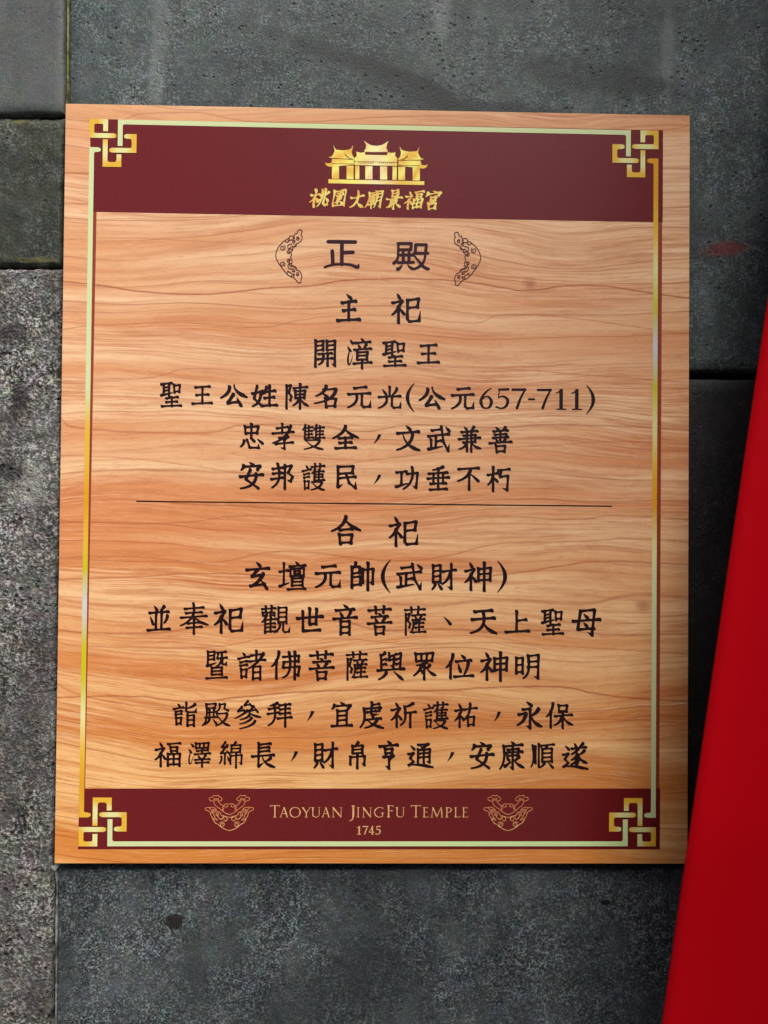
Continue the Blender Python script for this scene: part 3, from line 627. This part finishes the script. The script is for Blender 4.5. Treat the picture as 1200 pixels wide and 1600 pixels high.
# ---- gold border and interlaced corner knots
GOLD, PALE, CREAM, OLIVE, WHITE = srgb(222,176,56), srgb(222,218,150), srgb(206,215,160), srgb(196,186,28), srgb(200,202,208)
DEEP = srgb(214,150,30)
def ribbon(name, pts, hw, cols, parent, layer, fil=0.0, tip=0.0, ymap=None):
    """flat mitred band in the sign plane. pts in metres (x,z); colour spread along its length; fil = rounding inside the bends"""
    pts = [np.array(p, float) for p in pts]; n = len(pts); V = []; Fc = []; C = []
    seg = [np.linalg.norm(pts[i+1]-pts[i]) for i in range(n-1)]; tot = sum(seg)
    def colat(s):
        t = s/tot*(len(cols)-1); i = min(int(t), len(cols)-2); f = t-i
        return tuple(cols[i][k]*(1-f)+cols[i+1][k]*f for k in range(3))
    y = SY-LAY*layer
    dirs = [(pts[i+1]-pts[i])/seg[i] for i in range(n-1)]
    offs = []
    for i in range(n):
        d0 = dirs[max(i-1, 0)]; d1 = dirs[min(i, n-2)]; n0 = np.array([-d0[1], d0[0]]); n1 = np.array([-d1[1], d1[0]])
        mm = n0+n1; mm = mm/np.dot(mm, n1) if np.dot(mm, n1) > .2 else n1
        offs.append(mm*hw if 0 < i < n-1 else n1*hw)
    s = 0; rows = []
    for i in range(n-1):
        k = max(1, int(seg[i]/.0022)); k = min(k, 60)
        for j in range(k+1):
            if j == 0 and i > 0: continue
            t = j/k; p = pts[i]*(1-t)+pts[i+1]*t
            if j == 0: o = offs[i]
            elif j == k: o = offs[i+1]
            else: o = np.array([-dirs[i][1], dirs[i][0]])*hw
            if tip and i == n-2 and j == k: o = o*.55
            if tip > 1 and i == 0 and j == 0: o = o*.55
            V += [(p[0]+o[0], y, p[1]+o[1]), (p[0]-o[0], y, p[1]-o[1])]; c = colat(s+seg[i]*t); C += [c, c]; rows.append(len(V)-2)
        s += seg[i]
    for a, b in zip(rows, rows[1:]): Fc.append((a, a+1, b+1, b))
    if fil:
        s = 0
        for i in range(1, n-1):
            s += seg[i-1]; u = -dirs[i-1]; v = dirs[i]; cr = dirs[i-1][0]*dirs[i][1]-dirs[i-1][1]*dirs[i][0]
            if abs(cr) < .5: continue
            corner = pts[i]+(u+v)*hw; c = colat(s); b0 = len(V); V.append((corner[0], y, corner[1])); C.append(c); ctr = corner+(u+v)*fil
            for k in range(6):
                t = k/5*math.pi/2; q = ctr-u*fil*math.sin(t)-v*fil*math.cos(t); q = ctr-u*fil*math.sin(t)-v*fil*math.cos(t)
                V.append((q[0], y, q[1])); C.append(c)
            for k in range(5): Fc.append((b0, b0+k+1, b0+k+2))
    return mesh_obj(name, V, Fc, M_GOLD, parent, cols=C)
def knot(ax, ay, sx, sy, kx=1.0, flip=False):
    """one corner knot; (ax, ay) = photo pixel of its outer corner"""
    x0, z0 = P(ax, ay, SY); k = empty('corner_knot', (0, 0, 0)); k.parent = sign; k.location = (x0, 0, z0+H_)
    def q(pts): return [(x0+sx*MM*a, z0-sy*MM*c) for a, c in pts]
    g = GOLD; p = PALE; hw = 3.75*MM; f = 3.2*MM
    ribbon('knot_band', q([(25.2,19.3),(25.2,4),(3.8,4),(3.8,26.2),(42,26.2)]), hw, [PALE,p,g,g,g,p,p,g], k, 4, f*.8, 1)
    ribbon('knot_band', q([(25,32),(25,71.5),(46.5,71.5),(46.5,55.5)]), hw, [g,p,p,g,g,g,p], k, 5, f*1.2)
    ribbon('knot_band', q([(54.5,27),(69.8,27),(69.8,49),(31.5,49)]), hw, [p,g,g,g,p,p,g], k, 6, f, 2)
    return k, q
kn = {}
kn['tl'] = knot(140,185.5,1,1); kn['tr'] = knot(1029,204,-1,1); kn['bl'] = knot(122.5,1322.6,1,-1); kn['br'] = knot(1024.5,1322.6,-1,-1)
def corner_pts(key): return kn[key][1]
hw = 3.75*MM
tl, tr, bl, br = (corner_pts(k) for k in ('tl','tr','bl','br'))
a = tl([(48,42),(48,4.2)]); b2 = tr([(48,4.2),(48,42)])
ribbon('gold_border_line', a+b2, hw, [CREAM]*3, sign, 3, 2.8*MM)
a = bl([(48,42),(48,4.2)]); b2 = br([(48,4.2),(48,42)])
ribbon('gold_border_line', a+b2, hw, [CREAM]*2+[srgb(206,226,160)]*2, sign, 3, 2.8*MM)
a = tl([(18,48.5),(4,48.5)]); b2 = bl([(4,48.5),(18,48.5)])
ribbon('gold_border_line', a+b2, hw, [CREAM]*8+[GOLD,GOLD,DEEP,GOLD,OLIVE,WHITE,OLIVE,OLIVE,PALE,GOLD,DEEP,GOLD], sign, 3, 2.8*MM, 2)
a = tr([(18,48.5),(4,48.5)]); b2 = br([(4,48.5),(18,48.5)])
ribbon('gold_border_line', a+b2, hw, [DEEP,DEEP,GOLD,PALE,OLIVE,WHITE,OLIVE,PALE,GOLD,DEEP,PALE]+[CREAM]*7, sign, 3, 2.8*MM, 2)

# ---- characters
def ms_mesh(xs, ys, Fd, x0, z1, wd, hg, y):
    """filled marching squares of Fd<0, bounds fitted to the box; returns verts, faces"""
    ins = Fd < 0; V = []; Fc = []; idx = {}
    st = xs[1]-xs[0]
    def vert(px, py):
        k = (round(px/st*64), round(py/st*64))
        if k not in idx: idx[k] = len(V); V.append((px, py))
        return idx[k]
    c00, c10, c01, c11 = ins[:-1,:-1], ins[:-1,1:], ins[1:,:-1], ins[1:,1:]
    cnt = c00.astype(int)+c10+c01+c11; full = cnt == 4
    for j in range(full.shape[0]):
        row = full[j]; i = 0; n = len(row)
        while i < n:
            if row[i]:
                k = i
                while k+1 < n and row[k+1]: k += 1
                Fc.append((vert(xs[i], ys[j]), vert(xs[k+1], ys[j]), vert(xs[k+1], ys[j+1]), vert(xs[i], ys[j+1]))); i = k+1
            else: i += 1
    for j, i in zip(*np.nonzero((cnt > 0) & ~full)):
        cs = [(xs[i], ys[j], Fd[j,i]), (xs[i+1], ys[j], Fd[j,i+1]), (xs[i+1], ys[j+1], Fd[j+1,i+1]), (xs[i], ys[j+1], Fd[j+1,i])]
        poly = []
        for a, b in zip(cs, cs[1:]+cs[:1]):
            if a[2] < 0: poly.append(vert(a[0], a[1]))
            if (a[2] < 0) != (b[2] < 0):
                t = a[2]/(a[2]-b[2]); t = min(max(t, .02), .98); poly.append(vert(a[0]+(b[0]-a[0])*t, a[1]+(b[1]-a[1])*t))
        poly = [p for n_, p in enumerate(poly) if p != poly[n_-1]]
        if len(poly) >= 3: Fc.append(tuple(poly))
    A = np.array(V); mn, mx = A.min(0), A.max(0); s = np.array([wd, hg])/(mx-mn)
    A = (A-mn)*s
    return [(x0+a[0], y, z1-a[1]) for a in A], Fc
def glyph(ch, x0, x1, yc, h, mat, parent, weight=1.0, layer=3, name='character', res=60, cols=None, lw=None, run=False):
    X0, Z0 = P(x0, yc-h/2, SY); X1, Z1 = P(x1, yc-h/2, SY); _, Z2 = P(x0, yc+h/2, SY)
    slope = (Z1-Z0)/(X1-X0); wd = X1-X0; hg = Z0-Z2; em = 42*MM
    ns = len(_expand(G[ch], (0,0,100,100)))
    if lw is None: lw = min(max(wd, hg), 46*MM)*max(.077, .120-.0023*ns)*weight
    xs, ys, Fd = field(ch, wd, hg, lw, res, run)
    V, Fc = ms_mesh(xs, ys, Fd, X0, (Z0+Z1)/2, wd, hg, SY-LAY*layer)
    Fc = [f[::-1] for f in Fc]
    C = None
    if cols: C = [cols((v[0]-X0)/wd, ((Z0+Z1)/2-v[2])/hg) for v in V]
    return mesh_obj(name, V, Fc, mat, parent, cols=C)
HF = dict(zip('聖王公姓陳名元光忠孝雙全文武兼善安邦護民功垂不朽玄壇帥財神並奉祀觀世音菩薩天上母開漳主合暨諸佛與眾位明詣殿參拜宜虔祈祐永保福澤綿長帛亨通康順遂',
  [1,.78,.9,.9,1.04,.93,.89,.9,1,1.03,.98,.95,.97,1.02,1.03,1.05,1.03,1.04,1.05,.93,.9,.98,.92,1,1.04,1.08,1.1,1.02,1.13,1,1.2,1.1,1.08,.95,1.15,1.14,1.1,.95,.88,1.05,1.06,1.16,1.02,1.1,
   1.08,1.14,1.1,1.08,1.07,.98,.96,.96,.9,1.1,.98,.97,1.05,1.0,.97,1.06,1.02,.96,.98,1.04,.98,1.07,1.1,.96,1.08,.98,1.05]))
THIN = dict(參=.76, 奉=.82, 孝=.84, 佛=.86, 帛=.86, 綿=.86, 殿=.86, 開=.9, 祀=.95, 暨=.92)
LINES = [
 (44, (525,481.5), (658,483), '主 525 565,祀 611 658'),
 (43, (490,552.5), (690,553), '開 490.5 526,漳 542.5 583,聖 597 636,王 651 688'),
 (41, (250,616.5), (930,624.5), '聖 250 285.5,王 299 333.5,公 344 387.5,姓 392 435.5,陳 445.5 483.5,名 490 528,元 542 581,光 590 628,( 634 648 46,公 654 696.5,元 704 742,6 749 770.5 33,5 774 796 33,7 799 822.5 33,- 825 836 3.2 .5,7 839 862.5 33,1 868 885 33,1 892.5 909.5 33,) 916 930 46'),
 (42, (394,681), (782,687), '忠 375 413,孝 424 461,雙 472 509,全 519 561.5,， 584 595.5 15 2,文 618.5 657.5,武 667 704.6,兼 715 752.6,善 763 801.5'),
 (42, (394,743.5), (782,748.5), '安 373 413.6,邦 422 460,護 471 509,民 525.5 558.5,， 584 595.5 15 3,功 616.5 655,垂 666 704,不 714 750.5,朽 760 798.5'),
 (44, (541,828.5), (630,831), '合 517 565,祀 607 654'),
 (43, (403,900), (784,901), '玄 383 423,壇 435 479.6,元 491.5 533.6,帥 547 586,( 595 610.5 52,武 619 661,財 674 714.5,神 725 769.5,) 777 792.5 50'),
 (43, (248,966), (916,972.5), '並 229 268,奉 281 327,祀 334 381,觀 407.5 454,世 462 507,音 519 560,菩 573 614,薩 631 667,、 693 706.5 14,天 734 777.5,上 788 829,聖 845 882,母 893 940'),
 (43, (339,1039), (824,1041.5), '暨 321 357,諸 370.5 417,佛 423.5 470.7,菩 482 523.7,薩 540 576,與 588 634,眾 645.5 682.5,位 696 741.7,神 750 795,明 804 844'),
 (42, (289,1116), (874,1118), '詣 269.6 308,殿 315.5 360.5,參 366.5 409,拜 416.6 458,， 480 491 16 2,宜 516.5 552.5,虔 562 601,祈 610 652,護 661 701.5,祐 709.6 747,， 772 782.5 16 2,永 807 848,保 853 896'),
 (42, (263,1179), (899,1181), '福 241.5 284,澤 294.5 330.5,綿 342.5 380,長 392 431,， 454.5 465.5 16 2,財 490 529,帛 545 572.6,亨 591 624,通 636 678,， 699 709.6 15 2,安 733.6 773.5,康 780 820,順 828.5 867.5,遂 877.6 920'),
]
def line_empty(x, yc):
    a = P(x, yc, SY); e = empty('text_line', (0,0,0)); e.parent = sign; e.location = (a[0], 0, a[1]+H_); return e
for em, (xa, ya), (xb, yb), txt in LINES:
    e = line_empty((xa+xb)/2, (ya+yb)/2)
    for it in txt.split(','):
        p = it.split(); ch = p[0]; x0, x1 = float(p[1]), float(p[2]); xc = (x0+x1)/2
        h = float(p[3]) if len(p) > 3 else em*HF[ch]; dy = float(p[4]) if len(p) > 4 else 0
        yc = ya+(yb-ya)*(xc-xa)/(xb-xa)+dy
        glyph(ch, x0, x1, yc, h, M_INK, e, 1.16*THIN.get(ch, 1), name='punctuation_mark' if ch in '，、()-' else 'character')
e = line_empty(589, 400)
glyph('正t', 506, 562.5, 397.5, 45, M_TITLE, e, lw=5.9*MM, res=80)
glyph('殿t', 613, 672, 401, 46, M_TITLE, e, lw=5.2*MM, res=80)
# header name in gold brush lettering
def goldink(u, v):
    t = .5+.5*math.sin(u*7+v*5); a, c = srgb(238,226,120), srgb(236,178,88); return tuple(a[i]*t+c[i]*(1-t) for i in range(3))
e = line_empty(587, 311)
for ch, x0, x1, y0, y1 in (('桃',483.5,516,293.5,325),('園',518.5,542,295,324),('大',546,570,297,325),('廟',570,600,297,327),('景',603,630,295,328),('福',631,664,297,328),('宮',665,691,298,329)):
    glyph(ch, x0, x1, (y0+y1)/2, y1-y0, M_GOLD, e, 1.16, cols=goldink, res=64, run=True)
# footer lettering
def paleink(u, v):
    t = min(1, max(0, .5+.9*(u-.5)*math.sin(9*v))); a, c = srgb(238,196,140), srgb(205,140,84); return tuple(a[i]*(1-t)+c[i]*t for i in range(3))
e = line_empty(577, 1268)
big, small = (1257.8, 1277.2), (1261, 1277.2)
for ch, x0, x1, yy in (('T',422,437.3,big),('A',436.7,451,small),('O',452.4,470,small),('Y',471.5,486,small),('U',486.5,501,small),('A',502.5,516,small),('N',518.5,535.5,small),
  ('J',545.5,555,(1258,1283)),('I',557.5,562,small),('N',566,581.5,small),('G',584.5,600,small),('F',605,615,big),('U',618,632.5,small),
  ('T',642,658,big),('E',661,669.5,small),('M',672.5,693,small),('P',696,706,small),('L',710,719.5,small),('E',722.5,731.5,small)):
    glyph(ch, x0, x1, (yy[0]+yy[1])/2, yy[1]-yy[0], M_GOLD, e, cols=paleink, res=56)
e = line_empty(576, 1297)
for ch, x0, x1 in (('1',557.5,565),('7',566.5,575.5),('4',576,585),('5',586.5,595)):
    glyph(ch, x0, x1, 1297.2, 13.6, M_GOLD, e, cols=paleink, res=48)

# ---- thin line ornaments
def smooth(pts, n=5): return [tuple(q) for q in _cat(pts, n)]
def spiral(cx, cy, r, a0, turns=1.35, sgn=1, n=22):
    return [(cx+r*(1-.72*k/n)*math.cos(a0+sgn*turns*2*math.pi*k/n), cy+r*(1-.72*k/n)*math.sin(a0+sgn*turns*2*math.pi*k/n)) for k in range(n+1)]
def line_art(name, paths, hw, mat, layer, colf=None):
    V = []; Fc = []; C = []
    for n_, path in enumerate(paths):
        Q = [np.array(P(a, c, SY)) for a, c in path]; m0 = len(V); y = SY-LAY*(layer+.02*n_)
        for i, q in enumerate(Q):
            d = Q[min(i+1, len(Q)-1)]-Q[max(i-1, 0)]; d = d/(np.linalg.norm(d)+1e-9); o = np.array([-d[1], d[0]])*hw*MM
            V += [(q[0]+o[0], y, q[1]+o[1]), (q[0]-o[0], y, q[1]-o[1])]
            if colf: C += [colf(*path[i])]*2
            if i: k = m0+2*i; Fc.append((k-2, k-1, k+1, k))
    return mesh_obj(name, V, Fc, mat, sign, cols=C if colf else None)
outer = [(310,617),(285,585),(250,550),(235,552),(190,522),(140,460),(98,400),(73,335),(88,265),(122,215),(165,175),(205,150),(225,125),(262,125),(275,100),(295,98),(305,68),(327,60),(347,78),(336,108),(348,130),(340,170),(310,198),(288,205),(285,232),(252,245),(250,275),(228,292),(238,318),(228,345),(240,372),(242,402),(232,425),(262,440),(285,452),(290,478),(325,495),(345,545),(335,580),(335,605),(310,617)]
left = [smooth(outer, 4), spiral(143,248,30,-.9,1.3,1), spiral(300,155,20,-2.2,1.3,1), spiral(262,190,19,-.5,1.2,-1), spiral(207,290,20,.3,1.3,1), spiral(263,148,12,-1,1.1,-1),
        spiral(141,420,30,.9,1.3,-1), spiral(208,385,20,-.3,1.3,-1), spiral(258,482,19,.5,1.2,1), spiral(298,520,20,2.2,1.3,-1), spiral(263,528,12,1,1.1,1),
        smooth([(165,175),(185,188),(200,190),(215,172),(245,165),(262,170)]), smooth([(205,150),(215,160),(200,180)]), smooth([(200,250),(200,225),(225,210),(245,212)]),
        smooth([(200,250),(215,258),(232,238),(262,236),(285,210)]), smooth([(245,268),(225,262),(205,272)]),
        smooth([(190,522),(200,490),(215,505),(240,515),(235,550)]), smooth([(198,425),(205,455),(225,468),(245,465)]), smooth([(198,425),(212,420),(228,440),(262,445),(285,470)]), smooth([(245,405),(225,412),(205,402)])]
line_art('cloud_bracket', [[(420+a/6.667, 350+c/6.667) for a, c in p] for p in left], .78, M_CLOUD, 3)
line_art('cloud_bracket', [[(1182-(420+a/6.667), 354+c/6.667) for a, c in p] for p in left], .78, M_CLOUD, 3)
half = [smooth([(585,678),(520,657),(455,622),(412,582),(372,562),(340,525),(322,480),(298,448),(290,405),(262,372),(215,355),(212,322),(262,316),(330,314),(372,338),(392,378),(436,392),(462,440),(500,448),(545,478),(546,512),(515,526),(495,502)], 4),
        smooth([(520,452),(555,466),(585,470)]), spiral(468,583,46,-2.6,1.35,1), spiral(340,372,32,-2.6,1.3,1), spiral(392,425,30,-2.4,1.2,1), spiral(482,470,24,-2.2,.8,1), smooth([(262,316),(300,352),(318,400),(345,430)]),
        smooth([(345,430),(360,480),(395,500)]), smooth([(400,445),(425,485),(465,500),(480,480)]), smooth([(322,480),(350,505),(400,515)]),
        smooth([(585,426),(530,406),(478,372),(418,322),(368,285),(345,245),(343,215)]), smooth([(343,215),(300,212),(268,186),(285,158),(320,155),(342,126),(376,136),(412,126),(432,150),(465,170),(458,208),(412,216),(430,246),(462,278),(497,286),(475,318),(505,325),(470,350),(500,360)], 4),
        smooth([(497,290),(525,262),(585,262)]), smooth([(500,296),(535,310),(560,298),(545,278)]), spiral(352,190,20,1.6,1.1,-1), spiral(402,188,20,1.6,1.1,1)]
def orn(a, c): 
    t = min(1, max(0, (c-1262)/22)); u = abs(math.sin(a*.23+c*.31)); A, B = srgb(196,92,62), srgb(226,176,112); t = .25+.6*t*u+.15*u; return tuple(A[i]*(1-t)+B[i]*t for i in range(3))
for dx in (0, 435.3):
    pp = []
    for p in half:
        pp.append([(300+dx+a/10, 1230+c/10) for a, c in p]); pp.append([(300+dx+(1170-a)/10, 1230+c/10) for a, c in p])
    line_art('lotus_ornament', pp, .52, M_GOLD, 3, orn)

# ---- golden temple emblem in the header
emb = empty('temple_emblem', (0,0,0)); emb.parent = sign; a_ = P(587,289,SY); emb.location = (a_[0], 0, a_[1]+H_)
def emap(a, c): return 500+a/6.667, 210+c/6.667
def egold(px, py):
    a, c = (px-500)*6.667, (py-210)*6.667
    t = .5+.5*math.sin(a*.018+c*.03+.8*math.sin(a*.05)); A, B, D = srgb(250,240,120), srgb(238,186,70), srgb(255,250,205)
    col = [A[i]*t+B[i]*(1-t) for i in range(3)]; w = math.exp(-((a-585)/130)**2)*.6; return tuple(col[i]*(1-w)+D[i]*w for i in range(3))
def epoly(name, polys, mat, layer, colored=True):
    bm = bmesh.new(); fl = []
    for poly in polys:
        vs = []
        for a, c in poly:
            px, py = emap(a, c); x, z = P(px, py, SY); vs.append(bm.verts.new((x, SY-LAY*layer, z)))
        for t3 in tessellate_polygon([[v.co for v in vs]]):
            try: bm.faces.new([vs[k] for k in t3])
            except ValueError: pass
    bmesh.ops.recalc_face_normals(bm, faces=bm.faces)
    if colored:
        for _ in range(2): bmesh.ops.subdivide_edges(bm, edges=list(bm.edges), cuts=1, use_grid_fill=True)
    V = [tuple(v.co) for v in bm.verts]; bm.verts.index_update(); Fc = [tuple(v.index for v in f.verts) for f in bm.faces]; bm.free()
    C = None
    if colored:
        C = []
        for v in V:
            # invert P approximately: the sign is almost square to the lens
            px = 600+(v[0]-P(600,270,SY)[0])/MM; py = 250-(v[2]-P(600,250,SY)[1])/MM; C.append(egold(px, py))
    return mesh_obj(name, V, Fc, mat, emb, cols=C)
def mir(poly): return [(1174-a, c+.02*((1174-a)-a)) for a, c in poly]
def rect(a, c, b2, d): t = .02; return [(a, c), (b2, c+t*(b2-a)), (b2, d+t*(b2-a)), (a, d)]
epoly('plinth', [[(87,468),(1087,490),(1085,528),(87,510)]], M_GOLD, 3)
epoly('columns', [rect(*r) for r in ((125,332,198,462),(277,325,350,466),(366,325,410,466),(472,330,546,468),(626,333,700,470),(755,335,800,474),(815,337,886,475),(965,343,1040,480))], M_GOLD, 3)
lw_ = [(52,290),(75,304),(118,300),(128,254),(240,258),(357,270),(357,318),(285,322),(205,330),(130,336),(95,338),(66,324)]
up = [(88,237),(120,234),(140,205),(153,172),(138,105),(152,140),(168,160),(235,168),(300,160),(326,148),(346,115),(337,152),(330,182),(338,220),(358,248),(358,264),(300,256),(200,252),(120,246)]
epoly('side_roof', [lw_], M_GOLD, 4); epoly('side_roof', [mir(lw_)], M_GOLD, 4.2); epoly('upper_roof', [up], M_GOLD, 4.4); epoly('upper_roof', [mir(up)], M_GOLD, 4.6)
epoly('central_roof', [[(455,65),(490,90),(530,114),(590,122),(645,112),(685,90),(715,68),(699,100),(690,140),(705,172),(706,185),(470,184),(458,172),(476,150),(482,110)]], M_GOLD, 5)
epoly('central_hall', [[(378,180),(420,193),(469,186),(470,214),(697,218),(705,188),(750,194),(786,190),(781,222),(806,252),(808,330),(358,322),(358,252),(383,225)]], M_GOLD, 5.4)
slot = [[(470,186),(697,190),(697,217),(470,213)]]
dk = [[(252,185),(272,217),(300,243),(352,256),(300,252),(266,226)], rect(358,281,808,286), rect(354,264,360,466), rect(803,274,809,474), rect(120,303,357,307), rect(809,320,1040,324), rect(300,320,860,324), rect(120,252,300,255)]
dk.append(mir(dk[0])); dk.append(mir([(120,252),(300,256),(300,259),(120,255)]))
dk += [rect(x, 290, x+7, 306) for x in list(range(402, 560, 21))+list(range(614, 775, 21))]
for i_, d_ in enumerate(slot+dk): epoly('outline_detail', [d_], M_MAROON, 6+.03*i_, False)
# ---------------------------------------------------------------- the red cloth at the right
def edge_px(py): return 1207-(py-465)*.1462
V = []; Fc = []; NR, NC = 70, 36
root = None
rows = []
for j in range(NR+1):
    py = -420+j/NR*2400; t = j/NR
    yd = -.085-.075*math.sin(min(1, max(0, (t-.22)/.50))*math.pi/2)+.03*max(0, (t-.72)/.28)
    x, z = P(edge_px(py), py, yd)
    row = []
    for i in range(NC+1):
        s = i/NC*.26; fold = .0035*math.sin(s*26+1.2+.5*math.sin(z*5))*min(1, s/.05)
        curl = .006*math.exp(-s/.006)
        row.append((x+s*.96, yd+curl+fold*.55-s*.02, z+.0))
    rows.append(row)
for r in rows: V += r
n1 = len(V); V += [(a, b+.0022, c) for a, b, c in V]
for j in range(NR):
    for i in range(NC):
        a = j*(NC+1)+i; Fc.append((a, a+NC+1, a+NC+2, a+1)); Fc.append((n1+a, n1+a+1, n1+a+NC+2, n1+a+NC+1))
for j in range(NR):
    a = j*(NC+1); Fc.append((a, n1+a, n1+a+NC+1, a+NC+1)); a += NC; Fc.append((a, a+NC+1, n1+a+NC+1, n1+a))
for i in range(NC):
    Fc.append((i, i+1, n1+i+1, n1+i)); a = NR*(NC+1)+i; Fc.append((a, n1+a, n1+a+1, a+1))
o = mesh_obj('red_banner', V, Fc, M_RED, None, smooth=True)
tag(o, 'plain bright red cloth hanging diagonally in front of the wall at right', 'banner')
# ---------------------------------------------------------------- ground in front of the wall and an unseen pier added to shade the right side
def stone_box(name, x0, x1, y0, y1, z0, z1, mat, bev=.006):
    bm = bmesh.new(); bmesh.ops.create_cube(bm, size=1)
    for v in bm.verts: v.co = Vector(((x0+x1)/2+v.co.x*(x1-x0), (y0+y1)/2+v.co.y*(y1-y0), (z0+z1)/2+v.co.z*(z1-z0)))
    bmesh.ops.bevel(bm, geom=list(bm.edges), offset=bev, segments=2, affect='EDGES')
    me = bpy.data.meshes.new(name); bm.to_mesh(me); bm.free(); me.materials.append(mat); return link(bpy.data.objects.new(name, me))
me_g = mesh_obj('ground', [(-40,-40,-1.45),(40,-40,-1.45),(40,1,-1.45),(-40,1,-1.45)], [(0,1,2,3)], M_PAVE); me_g['kind'] = 'structure'
o = stone_box('unseen_shade_pier', .63, 1.0, -1.1, -.004, -1.45, 2.6, M_MID); tag(o, 'unseen dark pier added beyond the red cloth to shade the right side', 'pier')
